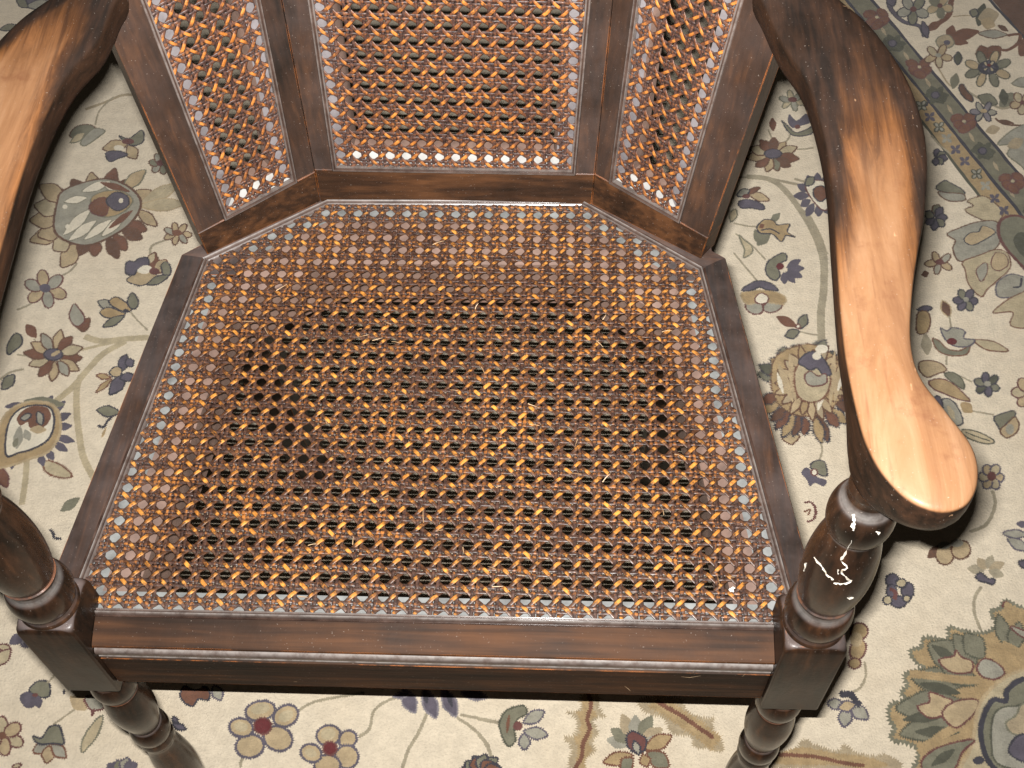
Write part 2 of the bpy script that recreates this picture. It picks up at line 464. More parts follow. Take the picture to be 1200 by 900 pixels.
# --- upper left
m_ = M('A')
m_.rays(['tan', 'beige'], 'brown', 345, 770, 125, 235, 165, 255 - 12, 1, 60)
m_.rays(['rust', 'brown', 'tan'], 'brown', 350, 770, 110, 205, 215, 330, 6, 48, .82)
m_.rays(['tan', 'beige', 'tan'], 'brown', 340, 775, 120, 215, 120, 215, 6, 62, .85)
m_.rays(['rust', 'brown'], 'brown', 350, 775, 100, 190, 15, 110, 6, 46, .8)
m_.petal('beige', 'tan', 500, 735, 640, 665, 44).petal('beige', 'tan', 500, 745, 660, 735, 44).petal('tan', 'brown', 490, 760, 560, 815, 40)
m_.petal('tan', 'olive', 440, 690, 520, 620, 44)
m_.blob('grey', 'brown', [(212, 735), (232, 695), (300, 666), (385, 652), (455, 676), (500, 720), (498, 765), (460, 815), (400, 855), (320, 885), (250, 872), (202, 830)], lw=.003)
for a in ((235, 850, 330, 760, 36), (255, 870, 350, 800, 34), (300, 700, 400, 665, 30), (430, 700, 380, 680, 22), (310, 870, 405, 800, 30), (370, 860, 450, 790, 30), (240, 740, 320, 725, 26)): m_.petal('cream', 'olive', *a, lw=.001)
m_.petal('rust', None, 365, 672, 470, 705, 24).petal('rust', None, 395, 835, 480, 770, 22)
m_.blob('gold', 'olive', [(335, 730), (380, 705), (440, 705), (480, 735), (450, 775), (390, 795), (345, 775)])
m_.blob('rust', 'maroon', [(328, 762), (350, 735), (385, 728), (395, 760), (385, 790), (345, 785)]).blob('slate', 'navy', [(390, 735), (420, 710), (460, 722), (465, 755), (430, 775), (400, 760)])
m_.ell('cream', None, 440, 740, 8, 9).ell('cream', None, 245, 762, 9, 8).ell('cream', None, 255, 832, 9, 8).done()
m_ = M('A', 'woven_leaf'); m_.blob('olive', 'brown', [(245, 480), (270, 445), (320, 440), (340, 465), (290, 490)]).blob('grey', 'olive', [(285, 500), (330, 455), (370, 462), (345, 485), (300, 515)]).petal('beige', 'olive', 250, 505, 300, 470, 26).done()
m_ = M('A'); m_.petal('tan', 'brown', 450, 505, 362, 525, 44).petal('tan', 'brown', 450, 515, 480, 560, 44).blob('olive', 'navy', [(420, 480), (455, 490), (500, 460), (505, 500), (470, 515), (440, 500)]).blob('slate', 'navy', [(375, 540), (420, 535), (450, 548), (420, 560), (385, 572)]).ell('maroon', None, 452, 502, 22, 10).ell('cream', None, 420, 525, 18, 10).done()
m_ = M('A'); m_.rosette(6, 565, 580, 42, .85, 10, ['grey', 'olive'], 'brown', 'maroon').done()
m_ = M('A'); m_.rosette(7, 625, 826, 52, .62, 0, ['tan', 'grey', 'tan'], 'brown', 'rust', .34).done()
m_ = M('A'); m_.petal('beige', 'brown', 520, 930, 545, 890, 26).done()
m_ = M('A'); m_.petal('olive', 'navy', 0, 105, 60, 90, 24).petal('slate', 'navy', 80, 20, 150, -20, 40).petal('grey', 'navy', 95, 25, 190, 15, 36).petal('olive', 'navy', 60, 0, 100, 30, 30).done()
# --- left
m_ = M('C'); m_.rosette(6, 190, 387, 92, .78, 20, ['tan', 'grey'], 'maroon', 'slate', .25, .58, .40).done()
m_ = M('C'); m_.petal('rust', 'brown', 625, 310, 640, 232, 46).petal('tan', 'rust', 640, 320, 690, 265, 50).petal('tan', 'navy', 650, 330, 525, 352, 62)
m_.blob('slate', 'navy', [(520, 300), (530, 272), (560, 275), (575, 262), (610, 258), (615, 290), (575, 305), (555, 330), (525, 325)]).blob('cream', None, [(570, 310), (600, 290), (630, 300), (610, 325), (580, 322)])
m_.blob('olive', 'navy', [(668, 290), (690, 275), (708, 300), (705, 330), (680, 335), (672, 310)]).petal('olive', 'navy', 700, 335, 612, 372, 32).ell('maroon', None, 642, 318, 22, 14).done()
m_ = M('C'); m_.petal('grey', 'navy', 470, 462, 405, 435, 40).blob('gold', 'navy', [(452, 440), (480, 418), (520, 440), (545, 470), (520, 480), (480, 465)]).blob('gold', 'navy', [(415, 480), (450, 462), (500, 480), (520, 492), (470, 508), (430, 500)]).blob('olive', 'navy', [(530, 430), (550, 402), (575, 440), (560, 470), (535, 460)]).petal('olive', 'navy', 515, 500, 428, 545, 34).ell('navy', None, 523, 480, 12, 8).done()
m_ = M('C'); m_.blob('rust', 'brown', [(300, 520), (340, 560), (365, 545), (372, 505), (345, 510)]).blob('grey', 'maroon', [(287, 495), (300, 455), (312, 447), (330, 470), (350, 500), (345, 525), (320, 540), (298, 525)]).done()
m_ = M('C', 'woven_leaf'); m_.petal('rust', None, 150, 585, 108, 530, 46).done()
m_ = M('C'); m_.rays(['rust', 'tan', 'grey', 'tan', 'rust', 'beige'], 'brown', 232, 668, 22, 122, 0, 340, 12, 44, .82).ell('slate', 'navy', 228, 668, 38, 24).ell('tan', None, 238, 664, 22, 8, -30).done()
m_ = M('C'); m_.petal('slate', 'navy', 500, 725, 522, 655, 44).petal('slate', 'navy', 520, 700, 552, 680, 40).petal('slate', 'navy', 520, 740, 455, 822, 52).blob('tan', 'navy', [(455, 730), (480, 708), (505, 718), (500, 745), (470, 750)]).petal('gold', 'rust', 460, 755, 400, 745, 24).petal('gold', 'rust', 465, 760, 400, 818, 22).petal('slate', 'navy', 500, 760, 560, 750, 36).done()
m_ = M('C', 'woven_leaf'); m_.blob('olive', 'navy', [(30, 620), (60, 570), (85, 575), (92, 610), (60, 640), (35, 655)]).petal('olive', 'navy', 10, 800, 60, 740, 46).done()
m_ = M('C', 'woven_leaf'); m_.petal('olive', 'navy', 495, 895, 400, 885, 46).done()
# bud with purple fringe
m_ = M('E'); m_.rays(['slate'], None, 130, 195, 100, 175, -62, 70, 8, 34, 1.0).petal('olive', None, 270, 90, 100, 75, 50).petal('slate', None, 110, 90, 22, 100, 30).petal('slate', None, 60, 320, 50, 360, 22)
m_.blob('gold', 'tan', [(-15, 345), (-10, 240), (15, 150), (70, 98), (150, 78), (225, 96), (252, 150), (248, 220), (205, 285), (130, 315), (40, 345)], lw=.003)
m_.blob('cream', 'navy', [(33, 305), (28, 240), (45, 160), (90, 110), (160, 95), (215, 110), (228, 170), (205, 235), (140, 275), (80, 292)], lw=.0025)
m_.blob('rust', None, [(75, 150), (110, 110), (160, 98), (205, 110), (215, 150), (180, 190), (130, 190), (120, 165), (90, 180)]).blob('grey', 'navy', [(90, 150), (120, 130), (135, 140), (110, 160)]).blob('grey', 'navy', [(160, 125), (185, 140), (180, 180), (160, 165)])
m_.petal('grey', None, 90, 185, 75, 280, 40).petal('grey', None, 110, 200, 130, 245, 34).petal('tan', None, 130, 200, 200, 200, 34).petal('olive', None, 80, 235, 65, 275, 24).done()
m_ = M('E', 'woven_leaf'); m_.blob('beige', 'rust', [(175, 325), (205, 318), (250, 335), (280, 355), (298, 382), (270, 390), (230, 384), (195, 368), (180, 345)], lw=.0022, jag=.0011).done()
m_ = M('E', 'woven_leaf'); m_.petal('olive', None, 330, 470, 250, 528, 42).done()
m_ = M('E', 'woven_vine'); m_.line('navy', [(470, 130), (440, 160), (430, 180), (405, 172)], .003, jag=.0015).petal('gold', None, 440, 180, 420, 225, 12).done()
m_ = M('E', 'woven_vine'); m_.line('navy', [(205, 600), (222, 620), (225, 638), (258, 640)], .003, jag=.0015).done()
m_ = M('E'); m_.petal('slate', 'navy', 500, -10, 455, 45, 36).petal('rust', 'maroon', -10, 340, 30, 430, 50).done()
# --- lower left
m_ = M('F'); m_.petal('beige', 'maroon', -10, 400, 45, 405, 30).petal('beige', 'maroon', -20, 480, 45, 410, 50).petal('slate', None, 40, 390, 100, 350, 46).petal('slate', None, 100, 395, 130, 370, 36).done()
m_ = M('F'); m_.blob('olive', 'navy', [(120, 580), (150, 545), (190, 540), (207, 560), (205, 600), (180, 610), (150, 600)]).blob('slate', None, [(82, 605), (110, 585), (140, 600), (150, 640), (120, 655), (95, 640)]).petal('slate', None, 150, 600, 165, 655, 40).ell('maroon', None, 148, 600, 12, 9).done()
m_ = M('F'); m_.rosette(6, 15, 770, 92, .82, 25, ['beige', 'tan'], 'maroon', 'rust', .2).done()
m_ = M('F'); m_.petal('grey', 'rust', 205, 800, 138, 835, 50).petal('tan', 'rust', 205, 810, 195, 882, 54).petal('grey', 'rust', 215, 805, 275, 858, 50).blob('olive', 'navy', [(140, 770), (175, 780), (205, 735), (245, 728), (262, 770), (265, 805), (220, 800), (180, 805), (150, 795)]).done()
m_ = M('F', 'woven_leaf'); m_.blob('beige', 'olive', [(340, 838), (338, 800), (355, 760), (390, 710), (425, 682), (420, 725), (395, 780), (365, 815)]).done()
m_ = M('F'); m_.petal('tan', None, 290, 605, 360, 660, 60).petal('grey', 'maroon', 350, 610, 430, 655, 60).petal('maroon', None, 390, 655, 380, 690, 16).petal('navy', None, 265, 600, 268, 575, 12).done()
m_ = M('F'); m_.rays(['grey', 'slate', 'olive'], 'slate', 505, 925, 10, 72, 180, 360, 6, 50, .9).ell('rust', 'slate', 500, 925, 30, 14).done()
m_ = M('F'); m_.blob('rust', 'navy', [(745, 595), (765, 560), (800, 580), (845, 565), (868, 590), (860, 620), (820, 615), (800, 645), (770, 635), (755, 620)]).petal('grey', 'slate', 885, 560, 915, 622, 46).ell('cream', None, 815, 566, 18, 10).done()
m_ = M('F'); m_.petal('slate', 'navy', 715, 720, 770, 740, 26).petal('slate', 'navy', 715, 690, 735, 712, 22).done()
m_ = M('F'); m_.petal('beige', 'maroon', 50, 900, 90, 885, 20).done()
m_ = M('F'); m_.petal('lav', 'slate', 85, 830 - 640 + 180, 120, 400, 30).done()
m_ = M('G')
for a in ((230, 664, 62, 40, -12), (336, 686, 54, 42, -30), (304, 780, 60, 50, 20), (188, 812, 58, 48, -8), (153, 736, 50, 38, 10)): m_.ell('tan', 'slate', *a, lw=.0026)
for a in ((232, 660, 40, 22, -12), (338, 690, 34, 22, -30), (152, 734, 30, 20, 10)): m_.ell('beige', None, *a)
m_.ell('red', 'maroon', 243, 732, 36, 34).done()
m_ = M('G')
for a in ((512, 766, 50, 42, -10), (592, 782, 38, 34, -40), (588, 856, 48, 48, 20), (508, 892, 54, 44, 0), (442, 842, 44, 36, 20)): m_.ell('tan', 'slate', *a, lw=.0024)
for a in ((512, 764, 32, 24, -10), (440, 842, 26, 18, 20)): m_.ell('beige', None, *a)
m_.ell('red', 'maroon', 520, 824, 28, 28).done()
m_ = M('G')
for x0, y0, x1, y1, w_ in ((820, 575, 870, 672, 60), (905, 575, 958, 695, 60), (985, 575, 1040, 690, 58), (1060, 590, 1170, 612, 40), (850, 595, 780, 610, 24)): m_.petal('slate', 'lav', x0, y0, x1, y1, w_)
m_.petal('navy', None, 910, 590, 920, 640, 20).petal('navy', None, 1000, 580, 1025, 655, 20).done()
m_ = M('G'); m_.rays(['rust', 'olive', 'rust', 'olive', 'rust'], 'navy', 1135, 925, 10, 90, 195, 345, 6, 56, .85).done()
m_ = M('H'); m_.petal('grey', 'slate', 190, 715, 275, 665, 52).petal('grey', 'slate', 190, 750, 290, 765, 52).petal('grey', 'slate', 190, 760, 195, 828, 48).blob('olive', 'dolive', [(190, 645), (200, 680), (165, 700), (150, 740), (155, 790), (125, 812), (100, 770), (90, 715), (120, 665)]).petal('rust', None, 130, 680, 120, 760, 14).ell('maroon', None, 166, 730, 20, 20).done()
m_ = M('H', 'woven_leaf')
P_ = [(425, 600), (420, 660), (365, 665), (405, 700), (400, 760), (350, 775), (385, 815), (375, 900), (440, 905), (445, 860), (490, 830), (470, 790), (500, 760), (480, 700), (530, 690), (500, 650), (500, 600)]
m_.blob('fade', None, P_, jag=.003).blob('gold', None, [(x * .55 + 445 * .45, y) for x, y in P_], jag=.002).line('rust', [(455, 590), (468, 640), (452, 700), (462, 740), (435, 800), (430, 850), (400, 905)], .0038, jag=.0012).done()
m_ = M('H', 'woven_leaf')
P_ = [(660, 625), (700, 610), (830, 610), (870, 665), (930, 690), (980, 690), (970, 740), (1010, 790), (1010, 840), (950, 820), (890, 815), (880, 770), (800, 760), (770, 700), (690, 670)]
m_.blob('fade', None, P_, jag=.003).line('gold', [(720, 620), (800, 665), (880, 720), (990, 800)], .016, jag=.003).line('rust', [(735, 622), (790, 655), (850, 690), (905, 730), (975, 776)], .0042, jag=.0012).done()
m_ = M('H'); m_.rays(['grey', 'olive', 'fade'], None, 655, 805, 20, 135, 190, 350, 7, 60, .95).petal('gold', 'rust', 690, 825, 800, 770, 62).petal('gold', 'rust', 640, 850, 518, 880, 56).petal('olive', 'rust', 700, 840, 790, 900, 70).petal('olive', 'rust', 640, 865, 590, 910, 54).petal('gold', 'rust', 680, 850, 700, 900, 46).blob('maroon', 'navy', [(615, 775), (635, 755), (665, 765), (695, 790), (685, 835), (655, 845), (620, 820)]).petal('grey', 'navy', 665, 850, 645, 795, 30).done()
m_ = M('H'); m_.rays(['rust', 'olive'], 'navy', 25, 905, 8, 70, 190, 360, 5, 48, .85).done()
# --- lower right
m_ = M('I'); m_.petal('brown', None, 860, 670, 800, 720, 44).ell('tan', 'brown', 872, 705, 38, 44).ell('tan', 'brown', 938, 688, 40, 38, -20).ell('grey', None, 868, 670, 26, 16).ell('grey', None, 920, 662, 28, 16).done()
m_ = M('J')
for a in ((655, 125, 28, 28), (705, 205, 0, 0), (718, 168, 26, 34), (680, 215, 34, 24), (650, 170, 22, 26)):
    if a[2]: m_.ell('slate', 'navy', *a)
m_.ell('beige', 'navy', 690, 140, 22, 18).ell('beige', 'navy', 712, 205, 16, 14).ell('beige', 'navy', 632, 212, 18, 18).line('maroon', [(640, 165), (665, 180), (660, 210)], .004).done()
m_ = M('J'); m_.rays(['vine', 'fade'], None, 1045, 85, 8, 78, 190, 380, 5, 40, .8).blob('slate', 'navy', [(998, 112), (1020, 95), (1050, 120), (1078, 122), (1070, 145), (1040, 135), (1015, 130)]).done()
m_ = M('J'); m_.ell('gold', 'maroon', 518, 335, 36, 34).ell('gold', 'maroon', 512, 412, 32, 44, 20).ell('gold', 'maroon', 498, 470, 26, 22).ell('tan', None, 505, 372, 26, 30).done()
m_ = M('J'); m_.petal('grey', 'slate', 455, 640, 385, 632, 46).petal('grey', 'slate', 465, 650, 455, 732, 56).petal('grey', 'slate', 480, 645, 555, 698, 56).petal('tan', 'slate', 430, 655, 500, 640, 46).line('navy', [(435, 600), (480, 598), (500, 625), (522, 645)], .0065, jag=.0016).done()
m_ = M('J', 'woven_medallion')
O_ = [(1130, 210), (1105, 240), (1065, 255), (1085, 320), (1000, 345), (930, 328), (890, 322), (880, 370), (790, 362), (775, 400), (728, 418), (760, 470), (785, 485), (705, 520), (720, 560), (688, 592), (715, 615), (652, 640), (640, 690), (665, 740), (650, 780), (745, 808), (760, 860), (740, 960), (900, 1100), (1150, 1150), (1500, 1000), (1560, 700), (1500, 400), (1350, 260), (1200, 240)]
m_.blob('gold', 'olive', O_, lw=.004, jag=.0015)
for a in ((1130, 400, 1090, 265, 60), (1150, 420, 1180, 300, 70), (960, 480, 800, 390, 120), (1000, 470, 905, 350, 80), (1030, 450, 950, 350, 90), (940, 560, 730, 530, 110), (950, 640, 665, 660, 130), (930, 700, 680, 770, 110), (1000, 560, 850, 480, 90)): m_.petal('olive', 'dolive', *a, jag=.0012)
for a in ((920, 470, 810, 400, 40), (930, 600, 760, 560, 46), (890, 680, 690, 710, 50), (930, 760, 740, 760, 50)): m_.petal('dolive', None, *a)
m_.line('gold', [(720, 520), (820, 530), (930, 545), (1020, 545)], .008, jag=.0012).line('gold', [(760, 850), (860, 770), (960, 720), (1010, 690)], .008, jag=.0012).line('gold', [(1100, 400), (1160, 430), (1200, 470)], .009)
m_.blob('tan', 'maroon', [(840, 465), (900, 450), (910, 425), (935, 455), (975, 470), (975, 510), (930, 520), (880, 510)]).blob('grey', 'maroon', [(995, 500), (1025, 460), (1080, 480), (1110, 520), (1070, 545), (1020, 535)]).blob('tan', 'maroon', [(750, 660), (800, 640), (800, 600), (860, 620), (895, 640), (860, 690), (800, 705)]).blob('tan', 'maroon', [(850, 690), (900, 640), (990, 630), (995, 670), (950, 720), (900, 745)]).blob('grey', 'maroon', [(1130, 330), (1180, 345), (1220, 370), (1180, 375)])
m_.blob('beige', 'tan', [(925, 930), (960, 850), (985, 760), (1000, 660), (1060, 580), (1130, 530), (1210, 510), (1330, 530), (1420, 640), (1440, 800), (1380, 950), (1200, 1050), (1000, 1030)], lw=.003)
m_.blob('olive', 'navy', [(1050, 900), (1010, 790), (1020, 700), (1060, 635), (1110, 640), (1120, 590), (1200, 545), (1300, 570), (1380, 660), (1390, 800), (1320, 920), (1180, 980)], lw=.005)
m_.blob('grey', 'dolive', [(1080, 900), (1050, 800), (1060, 700), (1100, 665), (1160, 660), (1220, 640), (1330, 700), (1340, 820), (1260, 920)]).blob('fade', 'olive', [(1110, 730), (1150, 700), (1180, 650), (1230, 690), (1240, 760), (1180, 780), (1130, 770)]).blob('slate', 'navy', [(1120, 850), (1150, 790), (1200, 780), (1260, 810), (1250, 880), (1180, 890)])
m_.blob('olive', 'maroon', [(760, 900), (800, 850), (870, 820), (980, 800), (930, 850), (890, 930), (800, 960)]).petal('dolive', None, 800, 910, 900, 840, 40).blob('navy', None, [(970, 885), (1000, 868), (1020, 890), (990, 905)])
m_.done()
m_ = M('J', 'woven_leaf')
P_ = [(150, 845), (200, 830), (240, 835), (290, 780), (330, 800), (430, 830), (450, 795), (500, 830), (590, 850), (620, 840), (700, 890), (640, 940), (480, 915), (300, 905), (120, 900)]
m_.blob('fade', None, P_, jag=.0025).blob('gold', None, [(170, 850), (280, 815), (420, 840), (520, 850), (640, 885), (560, 905), (400, 890), (180, 885)], jag=.0018).line('rust', [(175, 845), (280, 850), (350, 856), (440, 878), (540, 892)], .0036, jag=.0012).done()
m_ = M('I'); m_.blob('slate', None, [(278, 370), (300, 345), (325, 365), (345, 385), (385, 400), (370, 425), (335, 410), (315, 425), (300, 395)]).blob('olive', 'navy', [(315, 340), (340, 318), (375, 325), (385, 380), (350, 375), (330, 360)]).ell('cream', 'maroon', 332, 368, 12, 14).done()
m_ = M('I', 'woven_leaf'); m_.line('maroon', [(292, 492), (320, 490), (338, 520), (330, 560), (300, 572)], .0026, jag=.0012).line('rust', [(290, 530), (315, 520), (305, 545)], .002).done()
m_ = M('I'); m_.rosette(6, 1062, 388, 56, 1.0, 0, ['tan', 'beige'], 'slate', 'maroon', .34).done()
m_ = M('I'); m_.blob('olive', 'navy', [(1073, 140), (1105, 125), (1158, 112), (1160, 140), (1130, 160), (1108, 195), (1085, 165)]).blob('tan', 'brown', [(1130, 165), (1160, 138), (1178, 170), (1165, 205), (1125, 225), (1100, 195)]).ell('grey', None, 1140, 190, 18, 22).done()
m_ = M('I', 'woven_leaf'); m_.blob('beige', 'dolive', [(940, 192), (985, 193), (1035, 210), (1078, 240), (1040, 248), (985, 232), (955, 215)]).line('dolive', [(955, 200), (1010, 222), (1060, 238)], .0016).done()
m_ = M('I'); m_.petal('grey', 'slate', 1110, 618, 1215, 625, 36).petal('grey', 'slate', 1130, 640, 1215, 690, 44).petal('slate', None, 1165, 580, 1215, 585, 30).done()
m_ = M('I'); m_.petal('gold', 'maroon', 1120, 900, 1130, 930, 30).petal('slate', 'navy', 1175, 735, 1220, 760, 30).done()
# --- right of the seat
m_ = M('K'); m_.rosette(6, 985, 357, 50, .58, 15, ['beige', 'grey'], 'olive', 'maroon', .32).done()
m_ = M('K'); m_.blob('slate', None, [(970, 430), (975, 402), (1000, 425), (1035, 400), (1050, 430), (1010, 445), (985, 450)]).blob('olive', 'navy', [(948, 425), (975, 450), (1000, 468), (1045, 452), (1058, 440), (1055, 470), (1010, 480), (975, 470)]).ell('maroon', None, 1003, 448, 10, 8).done()
m_ = M('K', 'woven_leaf'); m_.petal('rust', None, 918, 462, 915, 415, 26).done()
m_ = M('K'); m_.rays(['tan', 'beige', 'rust', 'brown', 'olive', 'tan', 'rust'], 'brown', 915, 552, 15, 92, -60, 270, 11, 34, .68).ell('slate', 'navy', 915, 552, 30, 16).done()
m_ = M('K'); m_.petal('tan', 'brown', 830, 680, 905, 705, 30).petal('rust', 'brown', 820, 685, 872, 660, 18).petal('grey', 'navy', 790, 690, 835, 672, 28).blob('slate', 'navy', [(795, 715), (820, 705), (860, 712), (885, 728), (880, 742), (840, 735), (805, 735)]).ell('maroon', None, 822, 695, 14, 8).done()
m_ = M('K', 'woven_leaf'); m_.petal('beige', 'olive', 770, 780, 785, 735, 28).done()
m_ = M('K'); m_.rays(['slate'], None, 1075, 690, 30, 80, 60, 300, 9, 30, 1.).blob('cream', 'maroon', [(1030, 660), (1060, 640), (1110, 650), (1130, 700), (1100, 745), (1060, 715)]).blob('rust', 'navy', [(1060, 670), (1090, 660), (1110, 690), (1085, 715), (1062, 700)]).petal('olive', 'navy', 1030, 660, 1060, 630, 30).done()
m_ = M('D'); m_.petal('olive', None, 150, 110, 192, 70, 30).petal('olive', None, 150, 150, 95, 205, 44).petal('olive', None, 85, 140, 120, 200, 44).blob('gold', 'navy', [(95, 130), (125, 100), (165, 105), (180, 122), (230, 118), (220, 150), (255, 172), (215, 165), (195, 192), (160, 160), (110, 155)]).petal('rust', None, 105, 135, 125, 120, 20).line('navy', [(110, 145), (150, 140), (190, 160)], .002).done()
m_ = M('D', 'woven_leaf'); m_.blob('beige', 'olive', [(22, 160), (45, 185), (72, 205), (75, 235), (40, 255), (45, 225), (30, 190)]).done()
m_ = M('D'); m_.rays(['slate'], None, 205, 305, 15, 88, -35, 85, 5, 34, .8).blob('olive', 'navy', [(130, 300), (150, 265), (205, 238), (218, 265), (180, 290), (190, 330), (170, 352), (140, 335)]).ell('red', None, 190, 295, 16, 14).done()
m_ = M('D'); m_.ell('grey', 'maroon', 85, 460, 38, 28, 20).ell('grey', 'maroon', 160, 458, 40, 24, -15).blob('gold', 'tan', [(30, 405), (70, 395), (110, 392), (160, 395), (212, 420), (205, 450), (160, 445), (115, 440), (60, 450), (38, 435)]).blob('cream', 'maroon', [(85, 430), (110, 405), (140, 420), (135, 445), (100, 448)]).blob('slate', 'navy', [(30, 395), (60, 370), (100, 355), (150, 365), (182, 395), (135, 392), (105, 382), (70, 395)]).done()
m_ = M('D'); m_.petal('rust', None, 262, 540, 175, 498, 40).petal('olive', 'navy', 270, 550, 300, 490, 40).petal('olive', 'navy', 270, 560, 212, 582, 40).ell('cream', 'maroon', 265, 542, 9, 9).done()
# large palmette half under the right arm
m_ = M('D')
m_.rays(['rust', 'brown', 'gold'], 'navy', 300, 800, 120, 222, 15, 165, 13, 46, 1., jag=.0016)
m_.rays(['olive', 'dolive', 'gold', 'olive'], 'navy', 295, 790, 115, 200, 190, 345, 13, 48, .88, jag=.0018)
m_.blob('gold', 'brown', [(150, 740), (170, 690), (230, 655), (300, 640), (370, 665), (430, 720), (450, 800), (420, 880), (350, 930), (260, 935), (190, 900), (150, 830)], jag=.0016)
m_.rays(['tan', 'gold', 'tan', 'fade'], 'brown', 300, 810, 60, 148, 10, 350, 19, 34, 1.)
for a in ((230, 900, 170, 740, 30), (240, 900, 215, 700, 28), (400, 900, 430, 720, 30), (380, 920, 400, 690, 26)): m_.petal('tan', None, *a)
for a in ((190, 870, 165, 780, 18), (330, 940, 350, 860, 22), (410, 860, 440, 780, 18)): m_.petal('cream', None, *a)
m_.blob('beige', 'rust', [(235, 790), (260, 740), (320, 715), (370, 760), (380, 830), (350, 890), (290, 905), (245, 870)], lw=.002, jag=.0012)
m_.blob('slate', 'navy', [(250, 740), (285, 705), (320, 700), (355, 730), (385, 790), (350, 790), (325, 765), (300, 775), (275, 760)]).blob('grey', 'maroon', [(275, 800), (300, 780), (330, 800), (360, 790), (365, 825), (330, 840), (290, 835)]).ell('cream', None, 325, 718, 18, 16).ell('cream', None, 345, 690, 26, 18)
m_.done()
m_ = M('I'); m_.blob('slate', 'navy', [(215, 130), (250, 110), (285, 130), (275, 165), (240, 185), (215, 165)]).petal('tan', 'brown', 230, 190, 240, 252, 70).done()
# --- right of the right arm
m_ = M('D'); m_.petal('olive', 'brown', 820, 70, 850, 35, 30).rays(['slate', 'slate', 'olive'], 'navy', 832, 95, 6, 52, -60, 200, 6, 34).done()
m_ = M('D'); m_.rosette(5, 848, 278, 62, .66, 30, ['tan', 'grey', 'tan'], 'brown', 'maroon', .30).done()
m_ = M('D'); m_.rosette(6, 957, 434, 54, .85, 0, ['slate', 'olive', 'slate'], 'navy', 'grey', .22).done()
m_ = M('D', 'woven_leaf'); m_.petal('brown', 'tan', 892, 500, 862, 432, 40).done()
m_ = M('D'); m_.blob('olive', 'rust', [(820, 590), (850, 600), (880, 630), (930, 640), (975, 620), (960, 655), (900, 660), (845, 640)]).blob('grey', 'slate', [(855, 545), (880, 560), (900, 545), (925, 548), (955, 560), (950, 590), (995, 595), (975, 620), (930, 625), (890, 610), (865, 580)]).ell('red', None, 900, 603, 22, 14).done()
m_ = M('D', 'woven_leaf'); m_.blob('beige', 'rust', [(995, 598), (1040, 595), (1090, 608), (1135, 640), (1090, 642), (1035, 632)]).done()
m_ = M('D'); m_.rosette(6, 1045, 782, 58, .8, 20, ['olive', 'slate', 'dolive'], 'navy', 'grey', .25).done()
m_ = M('D'); m_.rosette(6, 1215, 815, 72, .9, 0, ['tan', 'beige'], 'maroon', 'rust', .25).done()
m_ = M('D', 'woven_leaf'); m_.petal('slate', 'navy', 760, 470, 822, 462, 26).blob('gold', 'brown', [(755, 560), (760, 485), (800, 480), (812, 520), (800, 560), (780, 572)]).petal('vine', None, 790, 570, 800, 660, 46).petal('brown', None, 775, 330, 805, 320, 30).done()
m_ = M('D'); m_.blob('tan', 'brown', [(765, 690), (800, 680), (850, 690), (880, 720), (840, 735), (800, 750), (770, 725)]).blob('olive', 'dolive', [(870, 740), (905, 730), (945, 760), (950, 800), (915, 780)]).blob('gold', 'maroon', [(805, 770), (850, 758), (900, 775), (950, 820), (975, 850), (920, 840), (860, 815), (825, 800)]).blob('grey', 'navy', [(840, 860), (880, 840), (920, 870), (945, 940), (900, 950), (860, 910)]).blob('slate', 'navy', [(815, 850), (845, 830), (862, 870), (850, 910), (825, 890)]).petal('gold', None, 935, 860, 985, 900, 46).petal('beige', None, 880, 870, 910, 930, 24).done()
m_ = M('D', 'woven_palmette')
m_.blob('beige', 'brown', [(955, 60), (990, 40), (965, 20), (1030, 0), (1080, 30), (1110, 70), (1090, 110), (1030, 100)], jag=.0012)
m_.blob('grey', 'brown', [(880, 160), (915, 140), (1000, 110), (1080, 105), (1100, 140), (1095, 200), (1050, 240), (990, 260), (930, 270), (905, 220), (915, 185)]).blob('tan', 'navy', [(950, 185), (975, 155), (1010, 150), (1030, 125), (1080, 150), (1040, 180), (985, 205)], lw=.0014)
m_.blob('beige', 'rust', [(945, 275), (1010, 250), (1080, 225), (1130, 240), (1140, 300), (1090, 350), (1045, 390), (1020, 420), (970, 370), (955, 310)], lw=.0016).blob('grey', 'maroon', [(1000, 310), (1040, 280), (1045, 320), (1020, 358)], lw=.0012).blob('tan', 'maroon', [(1060, 290), (1080, 240), (1120, 250), (1130, 290), (1090, 315)], lw=.0012)
m_.blob('grey', 'slate', [(1080, 400), (1090, 360), (1140, 330), (1190, 340), (1230, 360), (1230, 420), (1150, 425), (1095, 425)]).line('navy', [(1150, 385), (1180, 380), (1185, 345)], .0025)
m_.blob('beige', 'rust', [(1065, 490), (1110, 450), (1160, 420), (1230, 405), (1230, 540), (1140, 545), (1150, 490), (1100, 490)], lw=.0016)
m_.blob('olive', 'maroon', [(1100, 110), (1090, 160), (1110, 210), (1160, 270), (1240, 340), (1320, 300), (1300, 180), (1230, 120), (1160, 90)], lw=.004).blob('dolive', None, [(1150, 190), (1190, 160), (1260, 230), (1250, 290), (1180, 250)])
m_.done()

